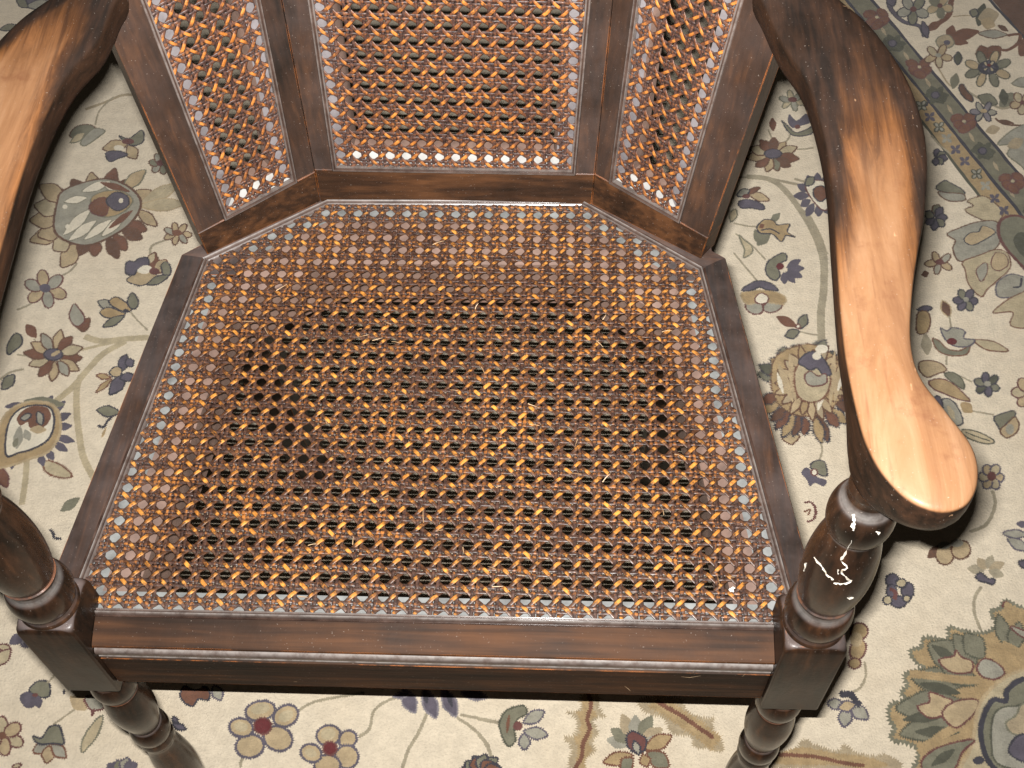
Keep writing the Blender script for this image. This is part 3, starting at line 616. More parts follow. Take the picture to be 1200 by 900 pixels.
# --- striped border: straight bands in the weave, running the whole length of the rug
def world_band(kind, p0, p1, p2, p3, col, z):
    """between the line through photo points p0-p1 and the line through p2-p3"""
    f2 = lambda p: on_level(860 + p[0] / 3.529, p[1] / 3.529, 0)[:2]
    a, b_, c, d = map(f2, (p0, p1, p2, p3))
    u = unit((b_ - a) + (d - c))
    L = []
    def ends(q): return q - u * 1.6, q + u * 1.9
    e0, e1 = ends((a + b_) / 2); g0, g1 = ends((c + d) / 2)
    N = 260; V = []
    for i in range(N + 1):
        t = i / N
        j = RN.uniform(-.0006, .0006, 2)
        p = e0 * (1 - t) + e1 * t; q = g0 * (1 - t) + g1 * t
        V += [(p[0] + j[0], p[1] + j[0], z), (q[0] + j[1], q[1] + j[1], z)]
    V = [v for v in V]
    F = [(2 * i, 2 * i + 1, 2 * i + 3, 2 * i + 2) for i in range(N)]
    # clipped to the rug
    keep = [f_ for f_ in F if all(-1.69 < V[k][0] < 1.49 and -1.34 < V[k][1] < 2.09 for k in f_)]
    o = mesh_obj(kind, V, keep, PM[col], rug)
    if keep and o.data.polygons[0].normal.z < 0: o.data.flip_normals()
    return o
LB = [(475, 10), (1190, 890)]; RB = [(580, 10), (1200, 745)]; TB = [(810, 545), (1085, 900)]
sh = lambda L, dx: [(x + dx, y) for x, y in L]
world_band('border_stripe', *TB, *LB, 'gold', .00008)
world_band('border_stripe', *LB, *RB, 'band', .00012)
world_band('border_line', *sh(LB, -9), *sh(LB, 7), 'navy', .00018)
world_band('border_line', *sh(RB, -9), *sh(RB, 7), 'navy', .00018)
world_band('border_line', *sh(TB, -7), *sh(TB, 6), 'dolive', .00018)
world_band('border_stripe', (1062, 0), (1200, 150), (1450, 0), (1700, 300), 'brown', .00012)
world_band('border_line', (1050, 0), (1190, 152), (1066, 0), (1206, 152), 'navy', .00018)
def bandflower(x, y, kind):
    m_ = M('B'); m_.k = 1
    if kind == 0:
        for a in ((-28, -18), (24, -20), (-18, 14), (26, 14), (2, 30)): m_.ell('rust', 'maroon', x + a[0], y + a[1], 26, 17, random.uniform(-40, 40))
        m_.ell('beige', None, x, y, 8, 6)
    elif kind == 1: m_.ell('dolive', None, x, y, 46, 28, 25).rays(['dolive'], None, x, y, 10, 52, 0, 300, 6, 24, .8).ell('slate', 'navy', x - 6, y + 2, 17, 14)
    m_.done()
for x, y, k in ((590, 78, 0), (765, 283, 0), (950, 508, 0), (1150, 755, 0), (660, 182, 1), (838, 396, 1), (1032, 627, 1), (500, -40, 1), (1240, 880, 1)): bandflower(x, y, k)
for x, y in ((715, 235), (805, 345), (895, 455), (985, 570), (1085, 690), (1150, 800), (620, 130)):
    m_ = M('B', 'woven_leaf'); m_.k = 1; m_.petal('fade', None, x - 14, y - 22, x + 10, y + 18, 14).done()
for i, (x, y) in enumerate(((810, 485), (848, 528), (880, 574), (916, 620), (954, 668), (1003, 722), (1040, 770), (1078, 822), (1116, 872), (775, 440))):
    m_ = M('B', 'woven_cross'); m_.k = 1; c_ = ('slate', 'grey', 'grey', 'slate')[i % 4] if i % 2 else ('grey' if i % 4 == 2 else 'slate')
    for a in (40, 130, 220, 310):
        r_ = math.radians(a); m_.petal(c_, 'dolive' if c_ == 'grey' and i % 2 else None, x, y, x + 28 * math.cos(r_), y + 24 * math.sin(r_), 16)
    m_.done()
# outer field of the border
m_ = M('B'); m_.rosette(5, 740, 45, 70, .8, 20, ['grey', 'olive', 'grey'], 'navy', 'maroon', .2).done()
m_ = M('B'); m_.line('navy', [(640, 0), (650, 40), (700, 90), (770, 110), (790, 155)], .008, jag=.0012).line('slate', [(640, 0), (650, 40), (700, 90), (770, 110), (790, 155)], .0055).petal('slate', 'navy', 780, 90, 800, 160, 30).petal('slate', 'navy', 640, -20, 660, 30, 40).done()
m_ = M('B'); m_.line('rust', [(800, 120), (850, 95), (890, 60), (900, 0), (930, -30)], .008, jag=.001).petal('rust', None, 790, 130, 860, 90, 34).done()
m_ = M('B'); m_.rosette(5, 850, 30, 58, .8, 10, ['tan', 'olive'], 'olive', 'maroon', .2).done()
m_ = M('B'); m_.petal('dolive', None, 1010, 110, 1035, 15, 50).petal('olive', 'navy', 975, 50, 1010, 60, 36).petal('fade', None, 1010, 80, 1095, 60, 70).petal('tan', None, 1020, 90, 1080, 110, 50).done()
m_ = M('B'); m_.petal('rust', None, 890, 165, 905, 105, 44).petal('rust', None, 880, 160, 1015, 130, 50).petal('rust', None, 880, 165, 970, 180, 34).blob('fade', 'olive', [(835, 170), (860, 150), (890, 150), (910, 180), (890, 200), (850, 200)]).ell('slate', None, 880, 180, 14, 10).done()
m_ = M('B', 'woven_leaf'); m_.petal('brown', None, 1090, 105, 1135, 130, 22).petal('grey', 'brown', 1010, 140, 1130, 145, 36).line('rust', [(1130, 150), (1180, 145), (1175, 180), (1130, 210), (1095, 205)], .005).done()
m_ = M('B'); m_.rosette(5, 843, 235, 62, .68, 10, ['tan', 'beige'], 'brown', 'grey', .2).done()
m_ = M('B'); m_.petal('rust', 'brown', 1040, 250, 1020, 190, 60).petal('rust', 'brown', 1050, 245, 1100, 195, 60)
m_.rosette(8, 1047, 293, 104, .66, 22, ['tan', 'olive'], 'dolive', 'navy', .42, .66, .30).rosette(8, 1047, 293, 30, .7, 0, ['slate', 'beige'], 'navy', 'red', .3).done()
m_ = M('B'); m_.rosette(6, 1030, 467, 58, .60, 0, ['grey', 'lav'], 'navy', 'tan', .25).done()
m_ = M('B', 'woven_leaf'); m_.petal('dolive', 'navy', 925, 270, 928, 215, 34).petal('olive', None, 905, 370, 920, 305, 40).blob('brown', 'navy', [(930, 360), (945, 350), (965, 380), (985, 400), (985, 425), (955, 410), (935, 385)]).petal('rust', 'brown', 955, 390, 980, 420, 20).done()
m_ = M('B'); m_.petal('olive', None, 1100, 450, 1155, 385, 60).petal('olive', 'dolive', 1090, 430, 1010, 400, 50).petal('dolive', None, 1120, 440, 1110, 370, 40).done()
m_ = M('B'); m_.rosette(5, 1190, 430, 52, .9, 20, ['tan', 'beige'], 'brown', 'maroon', .2).petal('rust', None, 1180, 240, 1230, 160, 70).done()
m_ = M('B', 'woven_palmette'); m_.blob('grey', 'olive', [(1090, 600), (1130, 555), (1190, 520), (1290, 500), (1340, 620), (1260, 740), (1180, 680), (1130, 640), (1150, 600)]).petal('fade', None, 1130, 610, 1200, 580, 46).blob('tan', 'grey', [(1200, 560), (1280, 560), (1290, 650), (1220, 660)]).petal('grey', 'olive', 1150, 350, 1230, 340, 40).done()
m_ = M('B', 'woven_leaf'); m_.petal('fade', None, 1040, 545, 1100, 530, 40).petal('brown', None, 1085, 500, 1160, 512, 18).done()
m_ = M('B'); m_.blob('olive', 'navy', [(835, 775), (870, 748), (900, 760), (950, 790), (945, 808), (890, 800), (850, 790)]).blob('grey', 'brown', [(845, 795), (880, 800), (945, 805), (955, 830), (910, 835), (880, 830), (850, 810)]).done()
m_ = M('B'); m_.rays(['slate', 'olive'], 'navy', 835, 655, 4, 46, -80, 100, 5, 30, .8).done()
m_ = M('B', 'woven_leaf'); m_.petal('navy', None, 780, 440, 805, 425, 18).done()
# quieter repeats of the same figures beyond the part in view
src = [o for o in rug.children if o.name.startswith('woven_flower')][:26]
for k, o in enumerate(src[:20]):
    c = o.copy(); COL.objects.link(c); c.parent = rug
    me = o.data; xs = [v.co.x for v in me.vertices]; ys = [v.co.y for v in me.vertices]
    cx_, cy_ = sum(xs) / len(xs), sum(ys) / len(ys)
    tx_, ty_ = (-1.45 + (k % 5) * .17 + random.uniform(-.03, .03), -1.2 + (k // 5) * .26) if k < 10 else (-1.4 + (k % 5) * .16, .1 + ((k - 10) // 5) * .5)
    if -.75 < tx_ and ty_ > -.45: tx_ -= .5
    c.location = (tx_ - cx_, ty_ - cy_, .0)
# ------------------------------------------------------------------ the armchair
chair = bpy.data.objects.new('armchair', None); COL.objects.link(chair)
chair.location = (0, 0, 0)
chair['label'] = 'dark wooden armchair with cane seat, cane back and worn arms standing on the floral rug'
chair['category'] = 'armchair'

def lathe(name, cx, cy, prof, mat, parent, seg=56):
    V, F = [], []
    for z, r in prof:
        for k in range(seg):
            a = 2 * math.pi * k / seg
            V.append((cx + r * math.cos(a), cy + r * math.sin(a), z))
    n = len(prof)
    for i in range(n - 1):
        for k in range(seg):
            a, b = i * seg + k, i * seg + (k + 1) % seg
            F.append((a, b, b + seg, a + seg))
    F.append(tuple(range(seg))[::-1]); F.append(tuple((n - 1) * seg + k for k in range(seg)))
    o = mesh_obj(name, V, F, mat, parent, smooth=42)
    fix_normals(o)
    P_ = np.array(prof); zz, rr = P_[:, 0], P_[:, 1]
    at = o.data.attributes.new('cove', 'FLOAT', 'POINT')
    for i in range(n):
        near = rr[np.abs(zz - zz[i]) < .0062]
        v = min(1., max(0., (near.max() - rr[i]) / .0026 - .75)) if name == 'arm_post' or zz[i] > .2 else 0.
        for k in range(seg): at.data[i * seg + k].value = v
    return o

def smooth_prof(pts, n=5):
    """pts: (z, r, sharp?) ; smooth runs between sharp points"""
    out = []; run = []
    for p in pts:
        run.append(np.array(p[:2], float))
        if len(p) > 2 and len(run) > 1:
            out += [tuple(q) for q in catmull(run, n, False)]; run = [np.array(p[:2], float)]
    if len(run) > 1: out += [tuple(q) for q in catmull(run, n, False)]
    res = [out[0]]
    for q in out[1:]:
        if abs(q[0] - res[-1][0]) + abs(q[1] - res[-1][1]) > 1e-6: res.append(q)
    return res

# --- seat frame -------------------------------------------------
px = [(88, 711), (928, 729), (817, 317), (681, 241), (385, 240), (245, 306)]
CP = [on_level(u, v, SEAT_Z)[:2] for u, v in px]         # edge of the cane: front-left, front-right, then round the back
OUT = [on_level(u, v, SEAT_Z)[:2] for u, v in [(38, 715), (974, 730), (851, 300), (690, 214), (374, 212), (211, 297)]]
FRONT_Y = -.357
OUT[0][1] = OUT[1][1] = FRONT_Y
NAMES = ['front_rail', 'side_rail', 'rear_corner_rail', 'rear_rail', 'rear_corner_rail', 'side_rail']
W1 = [.0120, .0125, .0135, .0165, .0135, .0125]         # pale ledge under the outermost holes
W2 = [.0122, .030, .042, .050, .042, .030]              # where the rail's sloping inner face ends
CLAMP = .0
def lerp_ring(t):                                        # between the cane edge and the outer edge
    return [CP[i] * (1 - t) + OUT[i] * t for i in range(6)]
b = offset_poly(CP, -.0062)
rings = []                                               # (polygon, z)
prof_out = [
    (OUT, .358), (OUT, .4165),
    ([OUT[i] * .94 + b[i] * .06 for i in range(6)], .4186),
    ([OUT[i] * .5 + b[i] * .5 for i in range(6)], .4196),
    (b, .4200), (offset_poly(CP, -.0054), .4190), (offset_poly(CP, -.0048), .4190),
    (offset_poly(CP, -.0043), .4212), (offset_poly(CP, -.0034), .4222), (offset_poly(CP, -.0026), .4214),
    (offset_poly(CP, -.0021), .4203), (offset_poly(CP, -.0013), .4211), (offset_poly(CP, -.0008), .4210), (offset_poly(CP, .0003), .4184),
]
prof_ledge = [(offset_poly(CP, .0003), .4184), (offset_poly(CP, [w * .6 for w in W1]), .4183), (offset_poly(CP, W1), .4180)]
W15 = [a + (c - a) * .5 for a, c in zip(W1, W2)]
prof_in = [(offset_poly(CP, W1), .4180), (offset_poly(CP, W15), .4150), (offset_poly(CP, W2), .4080), (offset_poly(CP, [w + .0002 for w in W2]), .362), (OUT, .358)]

def ring_strip(name, prof, edge, mat, parent, smooth=35, lift=None):
    V, F = [], []
    for poly, z in prof:
        a, c = poly[edge], poly[(edge + 1) % 6]
        V.append((a[0], a[1], z)); V.append((c[0], c[1], z))
    for i in range(len(prof) - 1):
        F.append((2 * i, 2 * i + 1, 2 * i + 3, 2 * i + 2))
    o = mesh_obj(name, V, F, mat, parent, smooth=smooth)
    if lift:
        at = o.data.attributes.new('lift', 'FLOAT', 'POINT')
        for k in range(len(V)): at.data[k].value = lift[k // 2]
    return o

MOULD_LIFT = [0, 0, 0, .25, 1, .25, 0, .5, .35, .2]  # how strongly the painted highlight and dust show across the moulding
for e in range(6):
    mat = W_XF if e == 0 else (W_Y if e in (1, 5) else W_X)
    if e == 0:
        # moulded front rail: flat top, worn arris, bead between two grooves, plain lower face
        y = FRONT_Y
        XL, XR = -.2058, .2120
        def strip(name, pr, mt, sm=30, lift=None):
            V, F = [], []
            for q in pr:
                V += [(XL, q[0], q[1]), (XR, q[1 + 1] if len(q) > 2 else q[0], q[1])]
            for i in range(len(pr) - 1): F.append((2 * i, 2 * i + 1, 2 * i + 3, 2 * i + 2))
            o = mesh_obj(name, V, F, mt, chair, smooth=sm)
            if lift:
                at = o.data.attributes.new('lift', 'FLOAT', 'POINT')
                for k in range(len(V)): at.data[k].value = lift[k // 2]
            return o
        yb, yc = b[0][1], b[1][1]
        rail = strip('front_rail', [(y + .012, .356), (y + .0006, .356), (y, .3566), (y, .3955), (y + .0018, .3962), (y + .0034, .3972), (y + .0034, .4112), (y + .0014, .4118), (y + .0003, .4123), (y, .4132), (y + .0005, .4143), (y + .0020, .4152), ((y + yb) / 2, .4176, (y + yc) / 2), (yb, .4200, yc)], mat)
        bp_, bl_ = [(y + .0030, .3960)], [.8]
        for zc_, rz, pr_, ll in ((.3988, .0018, .0022, [.1, .1, .2, .6, 1, 1, .5]), (.4058, .0042, .0036, [.1, 0, 0, .05, .35, .9, .8])):  # last list: silver highlight bands painted along each reed
            for k in range(7):
                a = -math.pi / 2 + math.pi * k / 6
                bp_.append((y + .0022 - pr_ * math.cos(a), zc_ + rz * math.sin(a))); bl_.append(ll[k])
            bp_.append((y + .0030, zc_ + rz + .0004)); bl_.append(.2)
        bp_.append((y + .0032, .4112)); bl_.append(.1)
        bead = strip('rail_bead', bp_, M_BEAD, 60, bl_); bead.parent = rail
    else:
        pr = prof_out[:5]
        rail = ring_strip(NAMES[e], pr, e, mat, chair)
    ring_strip('seat_moulding', prof_out[4:], e, M_BEAD, rail, 60, MOULD_LIFT)
    ring_strip('glue_ledge', prof_ledge, e, M_LEDGE, rail)
    ring_strip('inner_bevel', prof_in, e, M_RAW, rail)

# --- caning -----------------------------------------------------
SECT = [(-.5, -.1), (-.34, .33), (0, .5), (.34, .33), (.5, -.1), (0, -.45)]
def clip_line(poly, p, d):
    """parameter range of the line p + t d inside a convex CCW polygon"""
    t0, t1 = -1e9, 1e9
    n = len(poly)
    for i in range(n):
        a, c = poly[i], poly[(i + 1) % n]
        e = c - a; nn = np.array([-e[1], e[0]])
        den = np.dot(nn, d); num = np.dot(nn, p - a)
        if abs(den) < 1e-12:
            if num < 0: return None
        else:
            t = -num / den
            if den > 0: t0 = max(t0, t)
            else: t1 = min(t1, t)
    return (t0, t1) if t1 - t0 > .3 else None

def weave(parent, O, U, Vv, N, poly3, mats, rimpoly, sink=.0):
    """Six-way caning: paired strands both ways, one diagonal each way; O = a hole's centre, U and Vv = one hole pitch."""
    B = np.array([U, Vv]).T
    Bi = np.linalg.pinv(B)
    P2 = [Bi @ (np.asarray(p) - O) for p in poly3]
    area = sum(P2[i][0] * P2[(i + 1) % len(P2)][1] - P2[(i + 1) % len(P2)][0] * P2[i][1] for i in range(len(P2)))
    if area < 0: P2 = P2[::-1]
    lu, lv = np.linalg.norm(U), np.linalg.norm(Vv)
    imin, imax = min(p[0] for p in P2), max(p[0] for p in P2)
    jmin, jmax = min(p[1] for p in P2), max(p[1] for p in P2)
    centre = sum(P2) / len(P2)
    acc = {'warp_strands': [[], [], []], 'weft_strands': [[], [], []], 'diagonal_strands': [[], [], []]}
    def strand(kind, p, d, w, th, zf, step):
        r = clip_line(P2, p, d)
        if r is None: return
        t0, t1 = r
        n = max(3, int((t1 - t0) / step) + 1)
        # samples stay on the weave's own rhythm so that the crossings fall on them
        k0 = math.ceil(t0 / step); k1 = math.floor(t1 / step)
        t = np.concatenate([[t0], np.arange(k0, k1 + 1) * step, [t1]])
        if t[1] - t[0] < 1e-4: t = t[1:]
        if t[-1] - t[-2] < 1e-4: t = t[:-1]
        ij = p[None] + t[:, None] * d[None]
        ph = random.uniform(0, 6.28); ph2 = random.uniform(0, 6.28)
        perp = np.array([-d[1], d[0]]) / np.linalg.norm(d)
        wob = .010 * np.sin(t * .55 + ph) + .007 * np.sin(t * 1.9 + ph2) + RN.uniform(-.005, .005, len(t))
        ij = ij + perp[None] * wob[:, None]
        z = zf(t, ij)
        nearend = np.minimum(t - t0, t1 - t)
        c3 = O[None] + ij @ B.T + N[None] * (z + RN.uniform(-.00006, .00006, len(t)) - sink)[:, None]
        T = np.gradient(c3, axis=0); T /= np.linalg.norm(T, axis=1)[:, None]
        S = np.cross(T, N[None]); S /= np.linalg.norm(S, axis=1)[:, None]
        H = np.cross(S, T)
        ww = w * random.uniform(.88, 1.08)
        tilt = random.uniform(-.18, .18)
        ring = np.stack([c3 + S * (a * ww) + H * (b2 * th + a * th * tilt) for a, b2 in SECT], 1)
        A = acc[kind]
        base = sum(len(x) for x in A[0])
        A[0].append(ring.reshape(-1, 3))
        m_ = len(t); ns = len(SECT)
        idx = base + np.arange(m_ * ns).reshape(m_, ns)
        nx = np.roll(idx, -1, axis=1)
        q = np.stack([idx[:-1], idx[1:], nx[1:], nx[:-1]], -1).reshape(-1, 4)
        A[1].append(q)
        amp = max(1e-9, np.abs(z).max())
        # distance to the rim, in pitches
        dist = np.full(m_, 1e9)
        for i in range(len(P2)):
            a, c = P2[i], P2[(i + 1) % len(P2)]
            e = unit(c - a); nn = np.array([-e[1], e[0]])
            dist = np.minimum(dist, (ij - a) @ nn)
        rim = np.clip(1 - dist / 2.2, 0, 1)
        A[2].append(np.stack([np.repeat(z / .0008, ns), np.repeat(rim, ns)], 1))
    off = .127                                             # half the spacing inside a pair, in pitches
    def pair_z(sgn):
        def f(t, ij, sgn=sgn):
            s = t - np.round(t - .5) - .5                   # distance to the nearest crossing
            x = s / (2 * off)
            return np.where(np.abs(x) < 1, sgn * .00040 * np.sin(np.pi * x), 0.)
        return f
    wv, tv = .212 * lu, .0007
    for k in range(math.floor(imin), math.ceil(imax) + 1):
        for s in (-1, 1):
            strand('warp_strands', np.array([k + .5 + s * off, 0.]), np.array([0., 1.]), wv, tv, pair_z(s), .125)
    for k in range(math.floor(jmin), math.ceil(jmax) + 1):
        for s in (-1, 1):
            strand('weft_strands', np.array([0., k + .5 + s * off]), np.array([1., 0.]), wv, tv, pair_z(-s), .125)
    def diag_z(sg):
        def f(t, ij, sg=sg):
            i = ij[:, 0]
            return sg * .00078 * (np.cos(2 * np.pi * (i - .5)))
        return f
    span = int(math.ceil(imax - imin + jmax - jmin)) + 3
    for k in range(-span * 2, span * 2):
        # over the warp pairs, under the weft pairs
        strand('diagonal_strands', np.array([0., k + .5]), np.array([1., 1.]), .215 * lu, .00062, diag_z(1), .125)
        strand('diagonal_strands', np.array([0., k + .5]), np.array([1., -1.]), .215 * lu, .00062, diag_z(-1), .125)
    for kind, (V, Q, A) in acc.items():
        V = np.concatenate(V); Q = np.concatenate(Q); A = np.concatenate(A)
        me = bpy.data.meshes.new(kind)
        me.vertices.add(len(V)); me.vertices.foreach_set('co', V.astype(np.float32).ravel())
        me.loops.add(len(Q) * 4); me.loops.foreach_set('vertex_index', Q.astype(np.int32).ravel())
        me.polygons.add(len(Q)); me.polygons.foreach_set('loop_start', np.arange(0, len(Q) * 4, 4, dtype=np.int32))
        me.update(calc_edges=True)
        me.polygons.foreach_set('use_smooth', np.ones(len(Q), bool))
        for nm, col in (('lift', 0), ('rim', 1)):
            at = me.attributes.new(nm, 'FLOAT', 'POINT'); at.data.foreach_set('value', A[:, col].astype(np.float32))
        me.materials.append(mats[1] if kind == 'diagonal_strands' else mats[0])
        o = bpy.data.objects.new(kind, me); COL.objects.link(o); o.parent = parent
        o['kind'] = 'stuff'

seat = mesh_obj('cane_seat', [(0, 0, 0)], [], None, chair) if False else bpy.data.objects.new('cane_seat', None)
if seat.name not in COL.objects: COL.objects.link(seat)
seat.parent = chair
O = np.array([(12 - COL0) * PITCH, -13 * PITCH * ASP, SEAT_Z])
weave(seat, O, np.array([PITCH, 0, 0]), np.array([0, PITCH * ASP, 0]), np.array([0, 0, 1.]),
      [np.array([p[0], p[1], SEAT_Z]) for p in offset_poly(CP, -.0004)], (M_CANE, M_CANE_D), None)

# --- back: one upright panel between two angled wings -----------
t9 = math.radians(9)
BP0 = np.array([0, .0125, SEAT_Z]); BN = np.array([0, math.cos(t9), -math.sin(t9)])   # BN points backwards
def bpt(u, v): return on_plane(u, v, BP0, BN)
creaseL = (bpt(374.5, 229), bpt(330, 0)); creaseR = (bpt(694, 231), bpt(718, 0))
def plane_n(c0, c1, q):
    n = unit(np.cross(c1 - c0, q - c0))
    return n if n[1] > 0 else -n
TOPZ = .87
def grow(a, b2, z):                                        # carry the line a-b on up to a height
    return a + (b2 - a) * ((z - a[2]) / (b2[2] - a[2]))
panels = []
# centre
panels.append(dict(n=BN, P=BP0, outer=[creaseL[0], creaseR[0], creaseR[1], creaseL[1]],
    inner=[bpt(391, 199), bpt(673, 204), bpt(691, 0), bpt(362, 0)],
    O=(418.3, 182.7), U=((650, 189.3), 12), V=((395, 10), 10)))
qL = on_level(243, 298, SEAT_Z); nL = plane_n(creaseL[0], creaseL[1], qL)
f = lambda u, v: on_plane(u, v, creaseL[0], nL)
panels.append(dict(n=nL, P=creaseL[0], outer=[f(243, 298), creaseL[0], creaseL[1], f(133, 50)],
    inner=[f(264, 257), f(347, 213), f(304, 0), f(166, 0)],
    O=(285.7, 227.7), U=((316.7, 208.3), 2), V=((244, 108.3), 7)))
qR = on_level(821, 303, SEAT_Z); nR = plane_n(creaseR[0], creaseR[1], qR)
g = lambda u, v: on_plane(u, v, creaseR[0], nR)
panels.append(dict(n=nR, P=creaseR[0], outer=[creaseR[0], g(821, 303), g(873, 157), creaseR[1]],
    inner=[g(715, 214), g(796, 260), g(870, 0), g(744, 0)],
    O=(741.7, 209.3), U=((771.7, 229), 2), V=((784.3, 25), 11)))

def loft(name, ringsets, mat, parent, smooth=35, closed=True, lift=None):
    V, F = [], []; n = len(ringsets[0])
    for r in ringsets: V += [tuple(p) for p in r]
    for i in range(len(ringsets) - 1):
        for k in range(n if closed else n - 1):
            a, c = i * n + k, i * n + (k + 1) % n
            F.append((a, c, c + n, a + n))
    o = mesh_obj(name, V, F, mat, parent, smooth=smooth); fix_normals(o)
    if lift:
        at = o.data.attributes.new('lift', 'FLOAT', 'POINT')
        for k in range(len(V)): at.data[k].value = lift[k // n]
    return o

def prism(name, quad, back, mat, parent, bev=.0005):
    """a flat board: quad on the front face, thickness along back, with a small arris bevel"""
    q = [np.asarray(p, float) for p in quad]; c = sum(q) / 4
    def inset(d):
        out = []
        for i in range(4):
            e1 = unit(q[(i + 1) % 4] - q[i]); e0 = unit(q[i] - q[i - 1])
            out.append(q[i] + (e1 - e0) * d)
        return out
    ins = inset(bev)
    V = [p for p in ins] + [p + back * .0 + unit(back) * bev for p in q] + [p + back for p in q]
    F = [(0, 1, 2, 3)] + [(i, (i + 1) % 4, 4 + (i + 1) % 4, 4 + i) for i in range(4)] + \
        [(4 + i, 4 + (i + 1) % 4, 8 + (i + 1) % 4, 8 + i) for i in range(4)] + [(11, 10, 9, 8)]
    o = mesh_obj(name, V, F, mat, parent); fix_normals(o); return o

for pi, p in enumerate(panels):
    n = p['n']; TH = .021
    o0, o1, o2, o3 = p['outer']; i0, i1, i2, i3 = p['inner']
    # the bottom of each panel runs down to the seat frame
    def foot(a, b2): return a + (b2 - a) * ((SEAT_Z - .0005 - a[2]) / (b2[2] - a[2]))
    o0f, o1f = foot(o0, o3), foot(o1, o2)
    T0, T1 = grow(o0, o3, TOPZ), grow(o1, o2, TOPZ)
    I2, I3 = grow(i1, i2, TOPZ - .04), grow(i0, i3, TOPZ - .04)
    def at_line(a, d, c, e):                               # crossing of a+s*d with the line c-e, both in the panel
        A = np.array([d, -(e - c)]).T
        s = np.linalg.lstsq(A, c - a, rcond=None)[0]; return a + d * s[0]
    du = i1 - i0
    m0, m1 = at_line(i0, du, o0f, T0), at_line(i0, du, o1f, T1)
    du2 = I2 - I3
    k0, k1 = at_line(I3, du2, o0f, T0), at_line(I3, du2, o1f, T1)
    mat_rail = W_X; mat_st = W_Z if pi == 0 else W_ZR
    back = n * TH
    panel = bpy.data.objects.new('back_panel' if pi == 0 else 'wing_panel', None); COL.objects.link(panel); panel.parent = chair
    prism('bottom_rail', [o0f, o1f, m1, m0], back, mat_rail, panel)
    prism('top_rail', [k0, k1, T1, T0], back, mat_rail, panel)
    prism('stile', [m0, i0, I3, k0], back, mat_st, panel)
    prism('stile', [i1, m1, k1, I2], back, mat_st, panel)
    # moulding round the cane, the glue ledge behind its rim and a bevel running back from it
    ax = unit(du); ay = unit(np.cross(n, ax)); ay = ay if ay[2] > 0 else -ay
    to2 = lambda q: np.array([np.dot(q - i0, ax), np.dot(q - i0, ay)])
    inner2 = [to2(q) for q in (i0, i1, I2, I3)]
    def r3(d, h): return [i0 + ax * q[0] + ay * q[1] - n * h for q in offset_poly(inner2, d)]
    loft('panel_moulding', [r3(-.0010, -.0002), r3(-.0010, .00065), r3(-.0002, .0013), r3(.0007, .0014), r3(.0012, .0003), r3(.0016, .0003), r3(.0020, .0006), r3(.0028, .00065), r3(.0032, -.0022)], M_BEAD, panel, 55, lift=[.1, .2, .6, .1, 0, 0, .5, .5, .6])
    side = [.0155, .0145, .0145, .0145] if pi == 0 else [.015, .013, .013, .013]
    # four ledges, the bottom one white with dust
    ra, rb = r3(.003, -.0030), r3(side, -.0034)
    rc, rd = r3([s + .0022 for s in side], -.0080), r3([s + .0024 for s in side], -.0200)
    for e in range(4):
        quad = [ra[e], ra[(e + 1) % 4], rb[(e + 1) % 4], rb[e]]
        mesh_obj('glue_ledge', quad, [(0, 1, 2, 3)], M_LEDGE_WHITE if e == 0 else M_LEDGE_GREY, panel)
    loft('inner_bevel', [rb, rc, rd], M_RAW, panel)
    Oo = on_plane(*p['O'], p['P'] , n); Uu = (on_plane(*p['U'][0], p['P'], n) - Oo) / p['U'][1]
    Vv = (on_plane(*p['V'][0], p['P'], n) - Oo) / p['V'][1]
    Nf = -n
    weave(panel, Oo, Uu, Vv, Nf, r3(.0018, 0), (M_CANE_B, M_CANE_DB), None, sink=.0014)

# --- blocks, turned posts and legs ------------------------------
def block(x0, x1, y0, y1, parent):
    cx, cy, hx, hy = (x0 + x1) / 2, (y0 + y1) / 2, (x1 - x0) / 2, (y1 - y0) / 2
    V, F = [], []; seg = 48
    def sq(z, s, r):                                       # rounded square
        out = []
        for k in range(seg):
            q, j = divmod(k, seg // 4); a = math.pi / 2 * (q + j / (seg // 4 - 1))
            sx = (1, -1, -1, 1)[q]; sy = (1, 1, -1, -1)[q]
            out.append((cx + sx * (hx * s - r) + r * math.cos(a), cy + sy * (hy * s - r) + r * math.sin(a), z))
        return out
    rs = [sq(.3475, .97, .0015), sq(.3490, 1, .0018), sq(.4395, 1, .0018), sq(.4428, .985, .003), sq(.4452, .95, .006), sq(.4464, .90, .009), sq(.4468, .70, .010), sq(.4468, .2, .002)]
    for r in rs: V += r
    for i in range(len(rs) - 1):
        for k in range(seg):
            a, c = i * seg + k, i * seg + (k + 1) % seg
            F.append((a, c, c + seg, a + seg))
    F.append(tuple(range(seg))[::-1]); F.append(tuple((len(rs) - 1) * seg + k for k in range(seg)))
    o = mesh_obj('corner_block', V, F, W_B, parent, smooth=40); fix_normals(o); return o

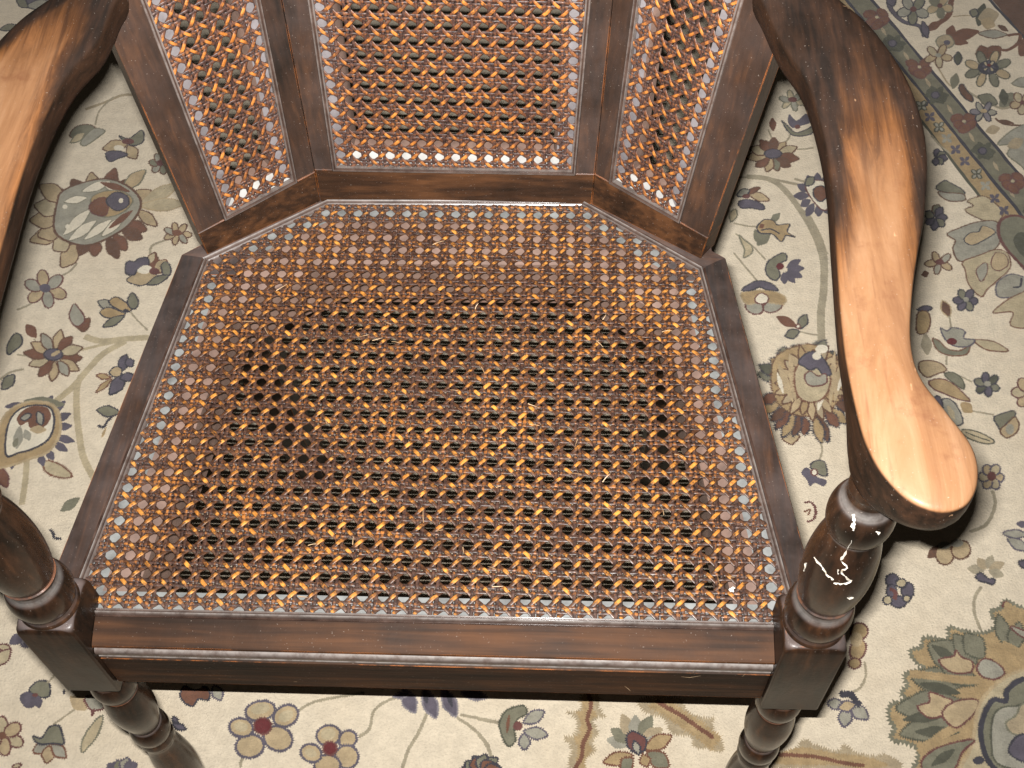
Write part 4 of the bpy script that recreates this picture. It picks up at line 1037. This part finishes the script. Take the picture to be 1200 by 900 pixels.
POST = smooth_prof([(.4460, .0185), (.4480, .0196), (.4500, .0186, 1), (.4515, .0172), (.4530, .0175, 1), (.4550, .0190), (.4610, .0205), (.4680, .0206), (.4740, .0192), (.4760, .0176, 1),
                    (.4780, .0163), (.4815, .0159), (.4850, .0167, 1), (.4860, .0176), (.4940, .0198), (.5100, .0218), (.5280, .0218), (.5460, .0198), (.5580, .0170), (.5630, .0154, 1),
                    (.5645, .0160), (.5680, .0180), (.5740, .0192), (.5810, .0192), (.5880, .0176), (.5910, .0156, 1), (.5930, .0140), (.5980, .0126), (.6030, .0128, 1), (.6045, .0134), (.6100, .0130), (.6130, .0110)])
LEG = smooth_prof([(.3455, .0160), (.3400, .0158), (.3310, .0160, 1), (.3295, .0172), (.3240, .0190), (.3180, .0196), (.3120, .0188), (.3095, .0172, 1), (.3080, .0160), (.3050, .0160, 1),
                   (.3035, .0170), (.2950, .0188), (.2800, .0208), (.2640, .0200), (.2480, .0168), (.2380, .0142, 1), (.2360, .0160), (.2310, .0180), (.2240, .0186), (.2170, .0172), (.2150, .0154, 1),
                   (.2120, .0165), (.2070, .0172), (.2030, .0160, 1), (.1950, .0150), (.1700, .0185), (.1400, .0200), (.1000, .0170), (.0700, .0135, 1), (.0680, .0150), (.0620, .0172), (.0560, .0150, 1), (.0500, .0150), (.0300, .0185), (.0100, .0175), (.0005, .0130)])
LEG = [(z, r * .80) for z, r in LEG]
def slim(z): return .94 if z < .486 else (.875 if z < .563 else .88)
POST = [(z, r * slim(z)) for z, r in POST]
BL = (-.2425, -.2062, -.3612, -.3245); BR = (.2122, .2495, -.3612, -.3245)
posts = {}
for key, bb in (('L', BL), ('R', BR)):
    cx, cy = (bb[0] + bb[1]) / 2, (bb[2] + bb[3]) / 2
    block(*bb, chair)
    posts[key] = lathe('arm_post', cx, cy, POST, W_T, chair)
    lathe('front_leg', cx, cy, LEG, W_T, chair)
# plain tapered rear legs below the wings
for s in (-1, 1):
    V = []
    for z, dy, h in ((.4185, 0, .0165), (.30, .004, .0165), (.15, .022, .015), (.0005, .055, .0125)):
        x, y = s * .176, -.052 + dy + .006
        V += [(x - h, y - h, z), (x + h, y - h, z), (x + h, y + h, z), (x - h, y + h, z)]
    F = [(4 * i + k, 4 * i + (k + 1) % 4, 4 * i + 4 + (k + 1) % 4, 4 * i + 4 + k) for i in range(3) for k in range(4)] + [(0, 1, 2, 3), (12, 13, 14, 15)]
    o = mesh_obj('rear_leg', V, F, W_B, chair); fix_normals(o)

# --- arms -------------------------------------------------------
ARM_Z = .636
ARM_R = [(888, 5), (915, 50), (943, 92), (962, 150), (973, 210), (979, 290), (988, 400), (1003, 480), (1017, 525), (1038, 560), (1068, 588), (1105, 600), (1135, 590), (1148, 560), (1141, 522), (1110, 480), (1080, 440), (1069, 400), (1070, 350), (1076, 300), (1086, 240), (1087, 170), (1076, 120), (1055, 75), (1020, 28), (985, -2)]
aR = [on_level(u, v, ARM_Z)[:2] for u, v in ARM_R] + [np.array([.231, .012]), np.array([.212, .020]), np.array([.197, .012]), np.array([.192, -.004])]
for q in aR:
    if q[1] > -.05 and q[0] < .225: q[0] += .003
aL = [np.array([.0050 - q[0] - (.005 if q[1] > -.04 and q[0] < .23 else 0), q[1]]) for q in aR]
# left arm: the part in view sits a touch further forward
def build_arm(outline, mat, flip, pc):
    P = catmull(outline, 5)
    n = len(P)
    if flip: P = P[::-1]
    A = sum(P[i][0] * P[(i + 1) % n][1] - P[(i + 1) % n][0] * P[i][1] for i in range(n))
    if A < 0: P = P[::-1]
    P = np.array(P)
    T = np.roll(P, -1, 0) - np.roll(P, 1, 0); T /= np.linalg.norm(T, axis=1)[:, None]
    Nn = np.stack([-T[:, 1], T[:, 0]], 1)
    for _ in range(6): Nn = (np.roll(Nn, 1, 0) + Nn * 2 + np.roll(Nn, -1, 0)); Nn /= np.linalg.norm(Nn, axis=1)[:, None]
    rings, rimv = [], []
    z = ARM_Z
    for d, dz, rim in ((.0095, -.0215, .6), (.0055, -.0212, .8), (.0022, -.0190, 1), (.0006, -.0150, 1), (.0, -.0100, 1), (.0, -.0030, 1), (.0004, -.0014, 1), (.0014, -.0002, 1), (.0030, .0006, .92), (.0060, .0014, .75), (.0095, .0021, .5), (.0130, .0026, .28), (.0165, .0029, .1)):
        ring = []
        for p, q in zip(P, Nn):
            g_ = math.exp(-((p[0] - pc[0]) ** 2 + (p[1] - pc[1]) ** 2) / .028 ** 2) if dz < -.009 else 0
            dd = d * (1 - g_) - .0035 * g_ * min(1, -dz / .02)
            ring.append((p[0] + q[0] * dd, p[1] + q[1] * dd, z + dz * (1 + .22 * g_)))
        rings.append(ring); rimv += [rim] * n
    V = [v for r in rings for v in r]; F = []
    for i in range(len(rings) - 1):
        for k in range(n):
            a, c = i * n + k, i * n + (k + 1) % n
            F.append((a, c, c + n, a + n))
    for base, rev in ((0, True), ((len(rings) - 1) * n, False)):
        tri = tessellate_polygon([[Vector(V[base + k]) for k in range(n)]])
        F += [tuple(base + i for i in t) for t in tri]
    o = mesh_obj('arm', V, F, mat, chair, smooth=50)
    at = o.data.attributes.new('rim', 'FLOAT', 'POINT')
    for k, v in enumerate(rimv): at.data[k].value = v
    fix_normals(o)
    return o
armR = build_arm(aR, W_ARM_R, False, (.2309, -.343)); armR['label'] = 'arm rubbed down to bare pale wood along its front half'
armL = build_arm(aL, W_ARM_L, True, (-.2244, -.343))

# --- white chips on the right post ------------------------------
wc = NT('white_scraped_paint')
wc.link(wc.ramp(wc.noise(200, 3), [(.3, (.26, .21, .15)), (.6, (.46, .43, .38))]), wc.b.inputs['Base Color'])
cxR, cyR = (BR[0] + BR[1]) / 2, (BR[2] + BR[3]) / 2
zs = np.array([q[0] for q in POST]); rs_ = np.array([q[1] for q in POST])
order = np.argsort(zs)
def on_post(u, v, eps=.00025):
    d = unit(pix_ray(u, v)); t = .45
    while t < 1.2:
        X = CAM + d * t
        if X[2] < .608:
            r = np.interp(X[2], zs[order], rs_[order]) + eps
            if math.hypot(X[0] - cxR, X[1] - cyR) < r: return X
        t += .0002
    return None
def chip(pts, w):
    P = [on_post(u + random.uniform(-.7, .7), v + random.uniform(-.7, .7)) for u, v in [tuple(q) for q in catmull([np.array(p, float) for p in pts], 4, False)]]
    P = [p for p in P if p is not None]
    if len(P) < 2: return
    V, F = [], []
    for i, p in enumerate(P):
        t = unit(P[min(i + 1, len(P) - 1)] - P[max(i - 1, 0)]); s = unit(np.cross(t, unit(CAM - p)))
        ww = w * random.choice((.15, .4, .6, .8, 1.0, 1.25)) * (.3 if i in (0, len(P) - 1) else 1)
        V += [p - s * ww, p + s * ww]
    for i in range(len(P) - 1): F.append((2 * i, 2 * i + 1, 2 * i + 3, 2 * i + 2))
    mesh_obj('paint_chip', V, F, wc.m, posts['R'])
I_ = lambda a, c: (860 + a / 3.529, 450 + c / 3.529)
chip([I_(497, 537), I_(497, 570), I_(492, 605)], .0010)
chip([I_(585, 612), I_(605, 614)], .0013)
chip([I_(487, 648), I_(465, 690), I_(442, 728)], .00065)
chip([I_(330, 716), I_(365, 756), I_(392, 795), I_(415, 808)], .00065)
chip([I_(445, 735), I_(470, 760), I_(445, 775), I_(465, 800), I_(482, 818), I_(440, 826), I_(412, 824)], .0006)
chip([I_(430, 765), I_(432, 790)], .0006)
chip([I_(300, 738), I_(288, 775)], .00065)
chip([I_(470, 885), I_(497, 885)], .0006)

# --- small wear: loose cane fibres, scratches, a fleck of lint ---
fib = NT('loose_cane_fibre')
fib.link(fib.ramp(fib.noise(150, 2), [(.3, (.28, .15, .06)), (.7, (.5, .36, .22))]), fib.b.inputs['Base Color'])
def fibre_mesh(paths, w):
    V, F = [], []
    for P in paths:
        P = catmull([np.array(p, float) for p in P], 4, False); b0 = len(V)
        for i, p in enumerate(P):
            t = unit(P[min(i + 1, len(P) - 1)] - P[max(i - 1, 0)]); s1 = unit(np.cross(t, np.array([.1, .2, 1.]))); s2 = np.cross(t, s1)
            r = w * (1 - .75 * i / len(P))
            V += [p + s1 * r, p - s1 * r * .5 + s2 * r * .86, p - s1 * r * .5 - s2 * r * .86]
        for i in range(len(P) - 1):
            for k in range(3):
                a, c = b0 + 3 * i + k, b0 + 3 * i + (k + 1) % 3
                F.append((a, c, c + 3, a + 3))
    return V, F
paths = []
FIX = [(432, 392), (436, 400), (424, 385), (470, 402), (452, 378), (392, 502), (383, 496), (600, 415), (588, 508), (455, 545), (498, 612), (350, 700), (360, 640), (575, 688), (580, 668), (700, 400), (690, 300), (845, 690), (860, 675), (520, 620)]
for k in range(46):
    if k < len(FIX): c = on_level(FIX[k][0] + random.uniform(-2, 2), FIX[k][1] + random.uniform(-2, 2), SEAT_Z + .0009)
    else: c = np.array([random.uniform(-.16, .16), random.uniform(-.31, -.03), SEAT_Z + .0009])
    a = random.uniform(0, 6.28); L = random.uniform(.003, .009); h = random.uniform(.0004, .003)
    d = np.array([math.cos(a), math.sin(a), 0]); e = np.array([-d[1], d[0], 0]) * random.uniform(-.35, .35)
    paths.append([c, c + d * L * .35 + e * L * .3 + np.array([0, 0, h * .6]), c + d * L * .7 + e * L * .8 + np.array([0, 0, h]), c + d * L + e * L * 1.3 + np.array([0, 0, h * 1.1])])
V, F = fibre_mesh(paths, .00033)
o = mesh_obj('frayed_fibres', V, F, fib.m, seat); o['kind'] = 'stuff'
front = [q for q in chair.children if q.name == 'front_rail'][0]
def scratch(pts, w=.00035):
    P = [on_plane(u, v, np.array([0, FRONT_Y - .0002, 0]), np.array([0, 1., 0])) for u, v in pts]
    V, F = [], []
    for i, p in enumerate(P):
        t = unit(P[min(i + 1, len(P) - 1)] - P[max(i - 1, 0)]); n_ = unit(np.cross(t, np.array([0, 1., 0]))) * w * (.3 if i in (0, len(P) - 1) else random.uniform(.6, 1.2))
        V += [p - n_, p + n_]
    for i in range(len(P) - 1): F.append((2 * i, 2 * i + 1, 2 * i + 3, 2 * i + 2))
    mesh_obj('scratch', V, F, fib.m, front)
scratch([(798, 793), (808, 794), (821, 792)]); scratch([(812, 788), (816, 784)]); scratch([(732, 804), (736, 807), (739, 810)], .0003); scratch([(344, 799), (348, 799)], .0005); scratch([(870, 793), (873, 790)], .0003)
lint_c = on_level(856, 691, SEAT_Z + .0004)
bmv, bmf = [], []
for k in range(5):
    cc = lint_c + np.array([random.uniform(-.0018, .0018), random.uniform(-.001, .001), random.uniform(-.0006, .0006)]); r = random.uniform(.0008, .0013)
    b0 = len(bmv)
    bmv += [cc + np.array(q) * r * random.uniform(.6, 1.3) for q in ((1, 0, 0), (-1, 0, 0), (0, 1, 0), (0, -1, 0), (0, 0, .6), (0, 0, -.6))]
    bmf += [tuple(b0 + i for i in t) for t in ((0, 2, 4), (2, 1, 4), (1, 3, 4), (3, 0, 4), (2, 0, 5), (1, 2, 5), (3, 1, 5), (0, 3, 5))]
lm = NT('white_lint'); lm.b.inputs['Base Color'].default_value = (.7, .68, .64, 1); lm.b.inputs['Roughness'].default_value = .9
lint = mesh_obj('lint_fleck', [v - lint_c for v in bmv], bmf, lm.m, None)
lint.location = tuple(lint_c)
lint['label'] = 'tiny white lint fleck caught in the cane near the front right corner of the seat'
lint['category'] = 'lint'
